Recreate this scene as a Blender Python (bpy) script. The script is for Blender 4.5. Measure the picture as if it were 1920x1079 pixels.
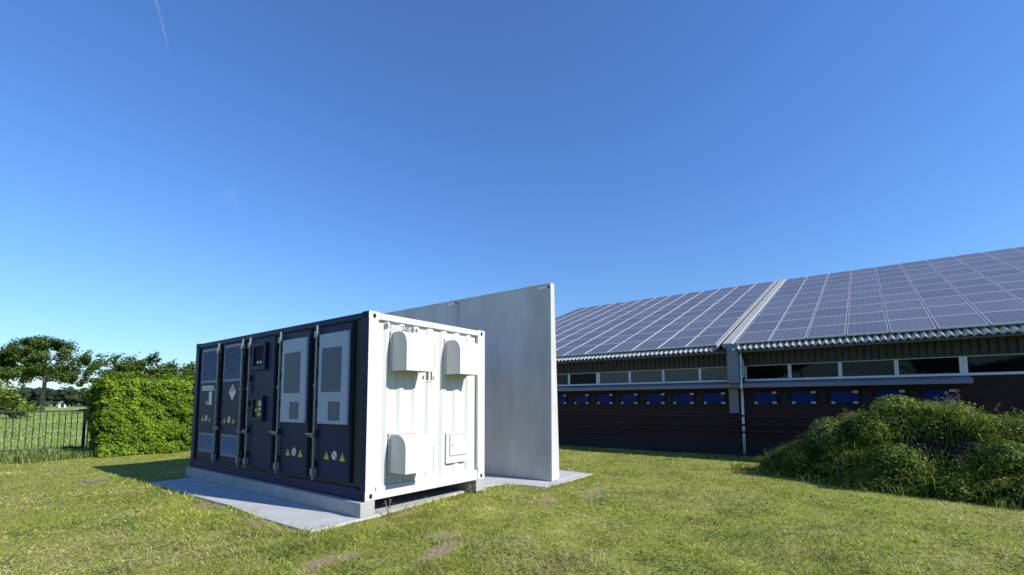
import bpy, bmesh, math, random
import numpy as np
from mathutils import Vector, Matrix

for _o in list(bpy.data.objects):
    bpy.data.objects.remove(_o)
S = bpy.context.scene
COL = S.collection
R = math.radians
rng = np.random.default_rng(7)
random.seed(7)

# ------------------------------------------------------------------ camera
cam_d = bpy.data.cameras.new('camera')
cam = bpy.data.objects.new('camera', cam_d)
COL.objects.link(cam)
cam_d.sensor_fit = 'HORIZONTAL'
cam_d.sensor_width = 36.0
cam_d.lens = 36.0 * 883.43 / 1920
cam_d.shift_x = -3.66 / 1920
cam_d.shift_y = 141.1 / 1920
cam_d.clip_start = 0.05
cam_d.clip_end = 30000
CAM = Vector((-3.907, -5.455, 1.521))
rt = Vector((0.603629, -0.797260, -0.002912))
up = Vector((-0.065017, -0.052866, 0.996483))
fw = Vector((0.794610, 0.601316, 0.083747))
m3 = Matrix((rt, up, -fw)).transposed()
cam.matrix_world = Matrix.Translation(CAM) @ m3.to_4x4()
S.camera = cam

# ------------------------------------------------------------------ sky, sun, exposure
SUN = Vector((0.29, -1.42, 1.0)).normalized()          # direction to the sun
w = bpy.data.worlds.new('World')
S.world = w
w.use_nodes = True
wn = w.node_tree
sky = wn.nodes.new('ShaderNodeTexSky')
sky.sky_type = 'NISHITA'
sky.sun_disc = False
sky.sun_elevation = math.asin(SUN.z)
sky.sun_rotation = math.atan2(SUN.x, SUN.y)
sky.altitude = 0
sky.air_density = 1.5
sky.dust_density = 0.0
sky.ozone_density = 4.0
bg = wn.nodes['Background']
bg.inputs['Strength'].default_value = 0.117
tint = wn.nodes.new('ShaderNodeMix')               # the deep, clean blue of this clear evening sky
tint.data_type = 'RGBA'; tint.blend_type = 'MULTIPLY'
tint.inputs[0].default_value = 1.0
tint.inputs[7].default_value = (0.43, 0.635, 1.0, 1)
wn.links.new(sky.outputs['Color'], tint.inputs[6])
wn.links.new(tint.outputs[2], bg.inputs['Color'])
sd = bpy.data.lights.new('sun', 'SUN')
sd.energy = 4.4
sd.angle = R(0.53)
sd.color = (1.0, 0.95, 0.86)
so = bpy.data.objects.new('sun', sd)
COL.objects.link(so)
so.rotation_euler = SUN.to_track_quat('Z', 'Y').to_euler()
so.location = (0, 0, 30)
S.view_settings.view_transform = 'Standard'
S.view_settings.look = 'None'
S.view_settings.exposure = 0.6
S.view_settings.gamma = 1.0
S.view_settings.use_curve_mapping = False


# ------------------------------------------------------------------ helpers
def vnoise(x, y, seed=0):
    """smooth value noise on numpy arrays, 0..1"""
    r = np.random.default_rng(seed).random((64, 64))
    xi = np.floor(x).astype(int); yi = np.floor(y).astype(int)
    fx = x - xi; fy = y - yi
    fx = fx * fx * (3 - 2 * fx); fy = fy * fy * (3 - 2 * fy)
    a = r[xi % 64, yi % 64]; b = r[(xi + 1) % 64, yi % 64]
    c = r[xi % 64, (yi + 1) % 64]; d = r[(xi + 1) % 64, (yi + 1) % 64]
    return (a * (1 - fx) + b * fx) * (1 - fy) + (c * (1 - fx) + d * fx) * fy


def fbm(x, y, seed=0, o=4):
    v = 0.0; a = 0.5; t = 0.0
    for i in range(o):
        v = v + a * vnoise(x * 2 ** i, y * 2 ** i, seed + i); t += a; a *= 0.5
    return v / t


def mat(name, col, rough=0.6, metal=0.0, spec=0.5, var=0.0, vscale=3.0, bump=0.0, bscale=20.0,
        col2=None, stretch=(1, 1, 1), ior=None):
    m = bpy.data.materials.new(name)
    m.use_nodes = True
    nt = m.node_tree
    b = nt.nodes['Principled BSDF']
    b.inputs['Base Color'].default_value = (*col, 1)
    b.inputs['Roughness'].default_value = rough
    b.inputs['Metallic'].default_value = metal
    b.inputs['Specular IOR Level'].default_value = spec
    if ior: b.inputs['IOR'].default_value = ior
    if var or bump or col2:
        tc = nt.nodes.new('ShaderNodeTexCoord')
        mp = nt.nodes.new('ShaderNodeMapping')
        mp.inputs['Scale'].default_value = stretch
        nt.links.new(tc.outputs['Object'], mp.inputs['Vector'])
    if var or col2:
        n = nt.nodes.new('ShaderNodeTexNoise')
        n.inputs['Scale'].default_value = vscale
        n.inputs['Detail'].default_value = 8
        n.inputs['Roughness'].default_value = 0.65
        nt.links.new(mp.outputs['Vector'], n.inputs['Vector'])
        rp = nt.nodes.new('ShaderNodeValToRGB')
        rp.color_ramp.elements[0].position = 0.32
        rp.color_ramp.elements[1].position = 0.68
        c2 = col2 if col2 else tuple(c * (1 + var) for c in col)
        c1 = col if col2 else tuple(c * (1 - var) for c in col)
        rp.color_ramp.elements[0].color = (*c1, 1)
        rp.color_ramp.elements[1].color = (*c2, 1)
        nt.links.new(n.outputs['Fac'], rp.inputs['Fac'])
        nt.links.new(rp.outputs['Color'], b.inputs['Base Color'])
    if bump:
        n2 = nt.nodes.new('ShaderNodeTexNoise')
        n2.inputs['Scale'].default_value = bscale
        n2.inputs['Detail'].default_value = 6
        nt.links.new(mp.outputs['Vector'], n2.inputs['Vector'])
        bp = nt.nodes.new('ShaderNodeBump')
        bp.inputs['Strength'].default_value = bump
        bp.inputs['Distance'].default_value = 0.02
        nt.links.new(n2.outputs['Fac'], bp.inputs['Height'])
        nt.links.new(bp.outputs['Normal'], b.inputs['Normal'])
    return m


def leafmat(name, transl=0.35, rough=0.55, spec=0.25):
    """foliage: colour of each leaf from the mesh attribute 'col'"""
    m = bpy.data.materials.new(name)
    m.use_nodes = True
    nt = m.node_tree
    b = nt.nodes['Principled BSDF']
    b.inputs['Roughness'].default_value = rough
    b.inputs['Specular IOR Level'].default_value = spec
    at = nt.nodes.new('ShaderNodeAttribute'); at.attribute_name = 'col'
    nt.links.new(at.outputs['Color'], b.inputs['Base Color'])
    tr = nt.nodes.new('ShaderNodeBsdfTranslucent')
    mx = nt.nodes.new('ShaderNodeMixShader'); mx.inputs[0].default_value = transl
    nt.links.new(at.outputs['Color'], tr.inputs['Color'])
    nt.links.new(b.outputs[0], mx.inputs[1]); nt.links.new(tr.outputs[0], mx.inputs[2])
    nt.links.new(mx.outputs[0], nt.nodes['Material Output'].inputs['Surface'])
    return m


def tag(o, label=None, cat=None, group=None, kind=None):
    if label: o['label'] = label
    if cat: o['category'] = cat
    if group: o['group'] = group
    if kind: o['kind'] = kind
    return o


def empty(name, loc=(0, 0, 0), label=None, cat=None, group=None):
    o = bpy.data.objects.new(name, None)
    o.empty_display_size = 0.2
    COL.objects.link(o); o.location = loc
    return tag(o, label, cat, group)


class MB:
    """collects geometry in world coordinates; build() links it as ONE mesh object"""
    def __init__(s):
        s.v = []; s.f = []; s.mi = []; s.cur = 0
    def add(s, vs, fs):
        n = len(s.v); s.v += [tuple(p) for p in vs]
        s.f += [tuple(i + n for i in f) for f in fs]; s.mi += [s.cur] * len(fs)
        return s
    def box(s, x0, x1, y0, y1, z0, z1):
        if x0 > x1: x0, x1 = x1, x0
        if y0 > y1: y0, y1 = y1, y0
        if z0 > z1: z0, z1 = z1, z0
        return s.add([(x0, y0, z0), (x1, y0, z0), (x1, y1, z0), (x0, y1, z0), (x0, y0, z1), (x1, y0, z1), (x1, y1, z1), (x0, y1, z1)],
                     [(0, 3, 2, 1), (4, 5, 6, 7), (0, 1, 5, 4), (1, 2, 6, 5), (2, 3, 7, 6), (3, 0, 4, 7)])
    def tube(s, pts, rad, n=8, cap=True):
        pts = [Vector(p) for p in pts]
        if not hasattr(rad, '__len__'): rad = [rad] * len(pts)
        vs = []; fs = []
        for i, p in enumerate(pts):
            d = (pts[min(i + 1, len(pts) - 1)] - pts[max(i - 1, 0)]).normalized()
            a = d.orthogonal() if abs(d.z) > .9 else d.cross(Vector((0, 0, 1)))
            if abs(d.z) > .9:
                a = Vector((1, 0, 0)) - d * d.x
            a.normalize(); b = d.cross(a)
            for k in range(n):
                t = 2 * math.pi * k / n
                vs.append(p + (a * math.cos(t) + b * math.sin(t)) * rad[i])
        for i in range(len(pts) - 1):
            for k in range(n):
                k2 = (k + 1) % n
                fs.append((i * n + k, i * n + k2, (i + 1) * n + k2, (i + 1) * n + k))
        if cap:
            fs.append(tuple(range(n - 1, -1, -1))); fs.append(tuple((len(pts) - 1) * n + k for k in range(n)))
        return s.add(vs, fs)
    def prism(s, poly, axis, a0, a1):
        """polygon in the plane normal to axis, extruded from a0 to a1"""
        n = len(poly); vs = []
        for a in (a0, a1):
            for p in poly:
                q = list(p); q.insert('xyz'.index(axis), a); vs.append(q)
        fs = [tuple(range(n)), tuple(range(2 * n - 1, n - 1, -1))]
        for k in range(n):
            k2 = (k + 1) % n
            fs.append((k, n + k, n + k2, k2))
        return s.add(vs, fs)
    def build(s, name, mats, parent=None, bevel=0.0, smooth=False, origin=None, seg=2):
        me = bpy.data.meshes.new(name)
        vv = s.v
        me.from_pydata(vv, [], s.f)
        if not isinstance(mats, (list, tuple)): mats = [mats]
        for m in mats: me.materials.append(m)
        me.polygons.foreach_set('material_index', s.mi)
        bm = bmesh.new(); bm.from_mesh(me)
        bmesh.ops.recalc_face_normals(bm, faces=bm.faces)
        bm.to_mesh(me); bm.free()
        if smooth: me.polygons.foreach_set('use_smooth', [True] * len(me.polygons))
        o = bpy.data.objects.new(name, me)
        COL.objects.link(o)
        if parent is not None:
            o.parent = parent
            o.matrix_parent_inverse = wmat(parent).inverted()
        if bevel:
            b = o.modifiers.new('edge', 'BEVEL'); b.width = bevel; b.segments = seg; b.limit_method = 'ANGLE'
        if origin is not None and parent is None:
            me.transform(Matrix.Translation(-Vector(origin))); o.location = origin
        return o


def wmat(o):
    m = o.matrix_basis.copy()
    while o.parent is not None:
        m = o.parent.matrix_basis @ o.matrix_parent_inverse @ m
        o = o.parent
    return m


def raw(name, verts, faces4, mats, cols=None, parent=None, smooth=False):
    """fast numpy mesh: verts (n,3), faces (m,k)"""
    me = bpy.data.meshes.new(name)
    k = faces4.shape[1]; nf = len(faces4)
    me.vertices.add(len(verts)); me.vertices.foreach_set('co', np.ascontiguousarray(verts, dtype=np.float32).ravel())
    me.loops.add(nf * k); me.loops.foreach_set('vertex_index', np.ascontiguousarray(faces4, dtype=np.int32).ravel())
    me.polygons.add(nf); me.polygons.foreach_set('loop_start', np.arange(0, nf * k, k, dtype=np.int32))
    if smooth: me.polygons.foreach_set('use_smooth', np.ones(nf, dtype=bool))
    if cols is not None:
        a = me.attributes.new('col', 'FLOAT_COLOR', 'POINT')
        c4 = np.ones((len(verts), 4), dtype=np.float32); c4[:, :3] = cols
        a.data.foreach_set('color', c4.ravel())
    for m in (mats if isinstance(mats, (list, tuple)) else [mats]): me.materials.append(m)
    me.update(calc_edges=True)
    o = bpy.data.objects.new(name, me)
    COL.objects.link(o)
    if parent is not None:
        o.parent = parent; o.matrix_parent_inverse = wmat(parent).inverted()
    return o


def unit(n):
    v = rng.normal(size=(n, 3)); return v / np.linalg.norm(v, axis=1)[:, None]


def leaves(cent, size, nrm=None, jit=0.6, aspect=0.6):
    """one folded leaf (rhombus) per centre; returns verts, quad faces"""
    n = len(cent)
    d = unit(n)
    if nrm is not None:
        nn = nrm + jit * unit(n); nn /= np.linalg.norm(nn, axis=1)[:, None]
    else:
        nn = unit(n)
    a = np.cross(nn, d); a /= np.linalg.norm(a, axis=1)[:, None] + 1e-9
    b = np.cross(nn, a)
    s = (size if hasattr(size, '__len__') else np.full(n, size))[:, None]
    v = np.empty((n, 4, 3))
    v[:, 0] = cent - a * s * .5
    v[:, 1] = cent + b * s * .5 * aspect + nn * s * .08
    v[:, 2] = cent + a * s * .5
    v[:, 3] = cent - b * s * .5 * aspect + nn * s * .08
    return v.reshape(-1, 3), np.arange(4 * n).reshape(n, 4)


def blades(base, h, wid, lean, az=None, seg=1):
    """grass blades: seg 1 = one triangle, seg 2 = bent blade (quad+quad tip)"""
    n = len(base)
    az = rng.random(n) * 2 * np.pi if az is None else az
    lx = np.cos(az) * lean; ly = np.sin(az) * lean
    sa = rng.random(n) * np.pi
    sx = np.cos(sa) * wid * .5; sy = np.sin(sa) * wid * .5
    if seg == 1:
        v = np.empty((n, 3, 3))
        v[:, 0] = base + np.stack([-sx, -sy, 0 * sx], 1)
        v[:, 1] = base + np.stack([sx, sy, 0 * sx], 1)
        v[:, 2] = base + np.stack([lx * h, ly * h, h], 1)
        return v.reshape(-1, 3), np.arange(3 * n).reshape(n, 3)
    v = np.empty((n, 6, 3))
    v[:, 0] = base + np.stack([-sx, -sy, 0 * sx], 1)
    v[:, 1] = base + np.stack([sx, sy, 0 * sx], 1)
    m_ = base + np.stack([lx * h * .32, ly * h * .32, h * .72], 1)
    v[:, 2] = m_ + np.stack([sx, sy, 0 * sx], 1) * .8
    v[:, 3] = m_ - np.stack([sx, sy, 0 * sx], 1) * .8
    t = base + np.stack([lx * h * 1.0, ly * h * 1.0, h * (1.0 - .35 * np.clip(lean, 0, 1.6))], 1)
    v[:, 4] = t + np.stack([sx, sy, 0 * sx], 1) * .12
    v[:, 5] = t - np.stack([sx, sy, 0 * sx], 1) * .12
    i = np.arange(n)[:, None] * 6
    f = np.concatenate([i + np.array([[0, 1, 2, 3]]), i + np.array([[3, 2, 4, 5]])])
    return v.reshape(-1, 3), f


def pick(n, pal, wts=None):
    p = np.array(pal); k = rng.choice(len(p), n, p=wts)
    return p[k] * (0.75 + 0.5 * rng.random((n, 1)))


def textmesh(name, body, size, M, mt, parent, depth=0.0015):
    cu = bpy.data.curves.new(name, 'FONT'); cu.body = body; cu.size = size; cu.extrude = depth; cu.offset = .002
    t = bpy.data.objects.new(name, cu); COL.objects.link(t)
    dg = bpy.context.evaluated_depsgraph_get()
    me = bpy.data.meshes.new_from_object(t.evaluated_get(dg))
    bpy.data.objects.remove(t)
    me.transform(M); me.materials.clear(); me.materials.append(mt)
    o = bpy.data.objects.new(name, me); COL.objects.link(o)
    if parent is not None:
        o.parent = parent; o.matrix_parent_inverse = wmat(parent).inverted()
    return o


# frames for flat print: white end face looks to -Y, dark side looks to -X
def M_end(x, z, y=-0.002):   # text x -> +X, text y -> +Z, faces -Y
    return Matrix(((1, 0, 0, x), (0, 0, -1, y), (0, 1, 0, z), (0, 0, 0, 1)))


# ------------------------------------------------------------------ materials
M = {}
M['white'] = mat('white_paint', (.56, .56, .545), .5, spec=.3, var=.06, vscale=2.2, stretch=(5, 5, .3))
M['hood'] = mat('hood_paint', (.57, .575, .57), .5, spec=.3, var=.03)
M['navy'] = mat('anthracite_paint', (.005, .010, .060), .5, spec=.25, var=.18, vscale=2.0, stretch=(1, 1, .5))
M['navy_dark'] = mat('anthracite_recess', (.006, .007, .012), .55)
M['rubber'] = mat('black_rubber', (.008, .008, .009), .7)
M['hole'] = mat('dark_hole', (.006, .006, .006), .9)
M['galv'] = mat('galvanised_rod', (.24, .25, .29), .42, metal=.4, var=.12, vscale=12)
M['unit'] = mat('pale_unit_shell', (.33, .39, .54), .45, var=.04)
M['screen'] = mat('dark_mesh_screen', (.07, .085, .13), .45, bump=.3, bscale=180)
M['louvre'] = mat('louvre_metal', (.17, .19, .27), .45, metal=.2, var=.06)
M['yellow'] = mat('yellow_sticker', (.62, .50, .02), .5)
M['stwhite'] = mat('white_sticker', (.72, .72, .74), .5, var=.05, vscale=40)
M['red'] = mat('red_ring', (.45, .03, .03), .5)
M['black'] = mat('black_print', (.01, .01, .01), .6)
M['green_screen'] = mat('display_glass', (.03, .05, .03), .15)
M['ink'] = mat('grey_ink', (.06, .06, .065), .6)
M['ink_faint'] = mat('worn_ink', (.30, .29, .30), .6)
M['concrete'] = mat('concrete', (.36, .36, .35), .85, var=.16, vscale=2.2, bump=.25, bscale=35)
M['slab'] = mat('brushed_slab', (.44, .44, .44), .85, var=.12, vscale=2.8, bump=.3, bscale=60)
M['wallc'] = mat('smooth_precast', (.50, .50, .49), .7, var=.17, vscale=1.3, bump=.15, bscale=14, stretch=(1, 1.2, .35))
M['soil'] = mat('dark_soil', (.011, .0085, .006), .95, var=.35, vscale=6, bump=.9, bscale=14)
M['roofc'] = mat('fibre_cement', (.55, .55, .52), .85, var=.18, vscale=4)
M['cap'] = mat('pale_flashing', (.36, .37, .36), .6, var=.08, vscale=2)
M['rail'] = mat('mounting_rail_metal', (.26, .26, .27), .6, metal=.2)
M['flash'] = mat('blue_grey_flashing', (.16, .18, .24), .42, metal=.2, var=.12, vscale=2, stretch=(1, .3, 1))
M['cladding'] = mat('dark_cladding', (.035, .038, .046), .6, var=.25, vscale=3)
M['whitepvc'] = mat('white_pvc', (.66, .68, .72), .4, var=.05)
M['plinth'] = mat('dark_plinth', (.014, .014, .018), .8, var=.2, vscale=2)
M['blue'] = mat('blue_flap', (.002, .015, .13), .5, spec=.2, var=.12, vscale=5)
M['clip'] = mat('pale_clip', (.45, .44, .40), .5)
M['pipe'] = mat('brown_pipe', (.035, .02, .019), .55)
M['gutter'] = mat('gutter_grey', (.07, .065, .055), .6, var=.15)
M['blind'] = mat('grey_blind', (.085, .10, .09), .35, spec=.5, var=.08)
M['glass'] = mat('window_glass', (.004, .005, .006), .03, spec=.3, ior=1.45)
M['frame_al'] = mat('aluminium_frame', (.52, .52, .54), .5, metal=.2)
M['fencem'] = mat('green_black_fence', (.012, .022, .016), .55)
M['bark'] = mat('bark', (.21, .17, .13), .9, var=.3, vscale=4, bump=.5, bscale=12, stretch=(3, 3, .6))
M['leaf'] = leafmat('leaf')
M['blade'] = leafmat('grass_blade', .3)
M['core'] = mat('hedge_inner_shade', (.012, .016, .006), .95)


def brick_mat():
    m = mat('dark_brick', (.06, .026, .02), .85)
    nt = m.node_tree; b = nt.nodes['Principled BSDF']
    tc = nt.nodes.new('ShaderNodeTexCoord'); mp = nt.nodes.new('ShaderNodeMapping')
    mp.inputs['Rotation'].default_value = (0, 0, R(90)); 
    sx = nt.nodes.new('ShaderNodeSeparateXYZ'); cb = nt.nodes.new('ShaderNodeCombineXYZ')
    nt.links.new(tc.outputs['Object'], sx.inputs[0])
    nt.links.new(sx.outputs['Y'], cb.inputs['X']); nt.links.new(sx.outputs['Z'], cb.inputs['Y'])
    br = nt.nodes.new('ShaderNodeTexBrick')
    br.inputs['Scale'].default_value = 1.0
    br.inputs['Brick Width'].default_value = .215; br.inputs['Row Height'].default_value = .0625
    br.inputs['Mortar Size'].default_value = .006
    br.inputs['Color1'].default_value = (.048, .016, .013, 1); br.inputs['Color2'].default_value = (.028, .011, .010, 1)
    br.inputs['Mortar'].default_value = (.012, .010, .010, 1)
    nt.links.new(cb.outputs[0], br.inputs['Vector'])
    nt.links.new(br.outputs['Color'], b.inputs['Base Color'])
    bp = nt.nodes.new('ShaderNodeBump'); bp.inputs['Strength'].default_value = .5; bp.inputs['Distance'].default_value = .01; bp.invert = True
    nt.links.new(br.outputs['Fac'], bp.inputs['Height']); nt.links.new(bp.outputs[0], b.inputs['Normal'])
    nt.nodes.remove(mp)
    return m
M['brick'] = brick_mat()


def pv_mat():
    m = mat('solar_cells', (.06, .07, .12), .33, spec=.38)
    nt = m.node_tree; b = nt.nodes['Principled BSDF']
    tc = nt.nodes.new('ShaderNodeTexCoord'); sx = nt.nodes.new('ShaderNodeSeparateXYZ')
    nt.links.new(tc.outputs['Object'], sx.inputs[0])
    def lines(out, pitch, wid):
        a = nt.nodes.new('ShaderNodeMath'); a.operation = 'DIVIDE'; a.inputs[1].default_value = pitch
        nt.links.new(out, a.inputs[0])
        f = nt.nodes.new('ShaderNodeMath'); f.operation = 'FRACT'; nt.links.new(a.outputs[0], f.inputs[0])
        c = nt.nodes.new('ShaderNodeMath'); c.operation = 'LESS_THAN'; c.inputs[1].default_value = wid
        nt.links.new(f.outputs[0], c.inputs[0]); return c
    a = lines(sx.outputs['Y'], .134, .07); c = lines(sx.outputs['X'], .139, .04)
    mx = nt.nodes.new('ShaderNodeMath'); mx.operation = 'MAXIMUM'
    nt.links.new(a.outputs[0], mx.inputs[0]); nt.links.new(c.outputs[0], mx.inputs[1])
    oi = nt.nodes.new('ShaderNodeObjectInfo')
    r2 = nt.nodes.new('ShaderNodeMapRange'); r2.inputs['To Min'].default_value = .88; r2.inputs['To Max'].default_value = 1.14
    nt.links.new(oi.outputs['Random'], r2.inputs['Value'])
    vm = nt.nodes.new('ShaderNodeVectorMath'); vm.operation = 'SCALE'; vm.inputs[0].default_value = (.118, .114, .122)
    nt.links.new(r2.outputs[0], vm.inputs['Scale'])
    mc = nt.nodes.new('ShaderNodeMix'); mc.data_type = 'RGBA'
    nt.links.new(mx.outputs[0], mc.inputs[0]); nt.links.new(vm.outputs[0], mc.inputs[6]); mc.inputs[7].default_value = (.19, .19, .22, 1)
    nt.links.new(mc.outputs[2], b.inputs['Base Color'])
    return m
M['pv'] = pv_mat()


def ground_mat():
    m = bpy.data.materials.new('lawn_ground'); m.use_nodes = True
    nt = m.node_tree; b = nt.nodes['Principled BSDF']
    b.inputs['Roughness'].default_value = .95; b.inputs['Specular IOR Level'].default_value = .1
    tc = nt.nodes.new('ShaderNodeTexCoord')
    def noise(s, d=8, r=.65):
        n = nt.nodes.new('ShaderNodeTexNoise'); n.inputs['Scale'].default_value = s; n.inputs['Detail'].default_value = d; n.inputs['Roughness'].default_value = r
        nt.links.new(tc.outputs['Object'], n.inputs['Vector']); return n
    def ramp(src, a, b_, ca, cb):
        r = nt.nodes.new('ShaderNodeValToRGB'); e = r.color_ramp.elements
        e[0].position = a; e[1].position = b_; e[0].color = (*ca, 1); e[1].color = (*cb, 1)
        nt.links.new(src, r.inputs[0]); return r
    def mix(f, a, c):
        x = nt.nodes.new('ShaderNodeMix'); x.data_type = 'RGBA'
        nt.links.new(f, x.inputs[0]); nt.links.new(a, x.inputs[6]); nt.links.new(c, x.inputs[7]); return x.outputs[2]
    fine = ramp(noise(26).outputs[0], .35, .68, (.085, .105, .016), (.42, .44, .09))
    straw = ramp(noise(60).outputs[0], .3, .7, (.27, .25, .07), (.46, .43, .16))
    sm = ramp(noise(1.1, 5, .7).outputs[0], .50, .66, (0, 0, 0), (.75, .75, .75))
    lawn = mix(sm.outputs[0], fine.outputs[0], straw.outputs[0])
    soil = ramp(noise(30).outputs[0], .3, .7, (.22, .16, .10), (.40, .31, .20))
    at = nt.nodes.new('ShaderNodeAttribute'); at.attribute_name = 'col'
    sp = nt.nodes.new('ShaderNodeSeparateColor'); nt.links.new(at.outputs['Color'], sp.inputs[0])
    bare_n = noise(9, 6, .7)
    ad = nt.nodes.new('ShaderNodeMath'); ad.operation = 'MULTIPLY_ADD'; ad.inputs[1].default_value = 1.3; ad.inputs[2].default_value = -.65
    nt.links.new(bare_n.outputs[0], ad.inputs[0])
    ad2 = nt.nodes.new('ShaderNodeMath'); ad2.operation = 'ADD'; nt.links.new(sp.outputs[0], ad2.inputs[0]); nt.links.new(ad.outputs[0], ad2.inputs[1])
    br = ramp(ad2.outputs[0], .30, .72, (0, 0, 0), (1, 1, 1))
    near = mix(br.outputs[0], lawn, soil.outputs[0])
    mead = ramp(noise(.35, 9, .75).outputs[0], .35, .65, (.16, .24, .05), (.28, .35, .10))
    g = nt.nodes.new('ShaderNodeMath'); g.operation = 'MULTIPLY'; g.inputs[1].default_value = 1.0; nt.links.new(sp.outputs[1], g.inputs[0])
    out = mix(g.outputs[0], near, mead.outputs[0])
    nt.links.new(out, b.inputs['Base Color'])
    bp = nt.nodes.new('ShaderNodeBump'); bp.inputs['Strength'].default_value = .8; bp.inputs['Distance'].default_value = .03
    nt.links.new(noise(45, 8).outputs[0], bp.inputs['Height']); nt.links.new(bp.outputs[0], b.inputs['Normal'])
    return m
M['ground'] = ground_mat()

# ------------------------------------------------------------------ ground
BARE = [(-.95, -.25, .22, .10), (2.9, -.95, .25, .12), (-.6, -1.9, .5, .07), (1.1, -1.15, .3, .05), (-1.7, -1.4, .3, .08), (.02, -1.45, .28, .16), (-1.22, -1.18, .42, .13), (-1.0, -1.62, .30, .09), (2.37, -1.31, .26, .2), (3.7, -1.50, .5, .10), (3.1, -1.75, .35, .1),
        (-.92, 2.59, .14, .35), (-1.31, 7.02, .3, .5), (-.93, 1.2, .06, .6), (-.3, -1.75, .22, .07), (-.9, .4, .06, .3), (.5, -.18, .35, .06)]


def bare(x, y):
    b = np.zeros_like(x)
    for (cx, cy, rx, ry) in BARE:
        d = ((x - cx) / rx) ** 2 + ((y - cy) / ry) ** 2
        b = np.maximum(b, np.clip(1.0 - d * .5, 0, 1))
    return b * (.30 + 1.0 * (fbm(x * 8, y * 8, 71, 4) * 2 - .45).clip(0, 1.2))


def gz(x, y):
    r = np.hypot(x + 3.9, y + 5.4)
    a = (fbm(x * .9, y * .9, 3) - .5) * .05 + (fbm(x * .16, y * .16, 9, 2) - .5) * .06
    a = a - .03
    k = np.clip(1 - (r - 25) / 30, 0, 1)
    near_slab = np.clip((x + 1.2) / .4, 0, 1) * np.clip((6.2 - x) / .5, 0, 1) * np.clip((y + 1.1) / .4, 0, 1) * np.clip((7 - y) / .6, 0, 1)
    a = a * (1 - near_slab) + near_slab * (-.028)
    return a * k - .02 * (1 - k)


t = np.linspace(-1, 1, 301)
ax = np.sinh(t * 7.2) / np.sinh(7.2) * 2600
nx = np.concatenate([ax[ax < -12], np.arange(-12, 14.01, .13), ax[ax > 14]])
ny = np.concatenate([ax[ax < -12], np.arange(-12, 17.01, .13), ax[ax > 17]])
gx, gy = np.meshgrid(nx, ny, indexing='ij')
zz = gz(gx, gy)
vv = np.stack([gx, gy, zz], -1).reshape(-1, 3)
ii = np.arange(len(nx) * len(ny)).reshape(len(nx), len(ny))
ff = np.stack([ii[:-1, :-1], ii[1:, :-1], ii[1:, 1:], ii[:-1, 1:]], -1).reshape(-1, 4)
gc = np.zeros((len(vv), 3))
gc[:, 0] = bare(vv[:, 0], vv[:, 1])
mead_line = 13.6 + .0 * vv[:, 0]
gc[:, 1] = np.clip((vv[:, 1] - mead_line) / .6, 0, 1) * (vv[:, 0] < 10.5) + np.clip((np.hypot(vv[:, 0], vv[:, 1]) - 45) / 10, 0, 1)
gc[:, 1] = np.clip(gc[:, 1], 0, 1)
ground = raw('ground', vv, ff, M['ground'], gc, smooth=True)
tag(ground, 'flat ground of mown lawn, bare soil patches and far meadow', 'lawn', kind='structure')

# ------------------------------------------------------------------ slabs
mb = MB()
edge = [(-.80, -.05), (-.82, 1.2), (-.74, 2.3), (-.78, 3.6), (-.72, 4.6), (-.77, 5.72), (2.75, 5.9), (2.75, .30), (2.0, .20), (1.1, .10), (.3, .0)]
mb.prism(edge, 'z', -.15, 0.004)
tag(mb.build('concrete_slab', M['slab'], bevel=.006), 'pale concrete slab the container stands on, reaching out before its dark doors', 'slab', kind='structure')
mb = MB()
mb.prism([(2.754, .30), (3.20, .16), (3.30, -.10), (3.36, -.66), (3.92, -.66), (5.30, -.60), (5.34, .2), (5.3, 7.3), (2.754, 7.3)], 'z', -.15, -.008)
tag(mb.build('wall_footing_slab', M['slab'], bevel=.006), 'pale concrete footing slab under the tall free-standing wall', 'slab', kind='structure')

# ------------------------------------------------------------------ plinth beams
for x0, x1, lab in ((-.075, .155, 'pale concrete beam under the dark door side of the container'), (2.21, 2.425, 'pale concrete beam under the container side next to the tall wall')):
    mb = MB(); mb.box(x0, x1, -.012, 6.075, .004, .198)
    tag(mb.build('concrete_beam', M['concrete'], bevel=.012), lab, 'beam', 'beams under the container')

# ------------------------------------------------------------------ container
W, L, H = 2.438, 6.058, 2.591
ZB, ZT = .2, .2 + 2.591
ct = empty('battery_container', (W / 2, L / 2, ZB), 'battery storage container with white corrugated end, three vent hoods and anthracite doors', 'container')
# corner posts
for (x0, x1, y0, y1) in ((0, .16, 0, .12), (W - .165, W, 0, .12), (0, .16, L - .16, L), (W - .165, W, L - .16, L)):
    mb = MB()
    if x0 == 0 and y0 == 0:
        mb.box(.004, x1, .0, y1, ZB + .118, ZT - .118); mb.cur = 1; mb.box(0, .004, .001, y1, ZB + .118, ZT - .118)
        mb.build('corner_post', [M['white'], M['navy']], ct)
    else:
        mb.box(x0, x1, y0, y1, ZB + .118, ZT - .118)
        mb.build('corner_post', M['navy'] if x0 == 0 else M['white'], ct)
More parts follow.
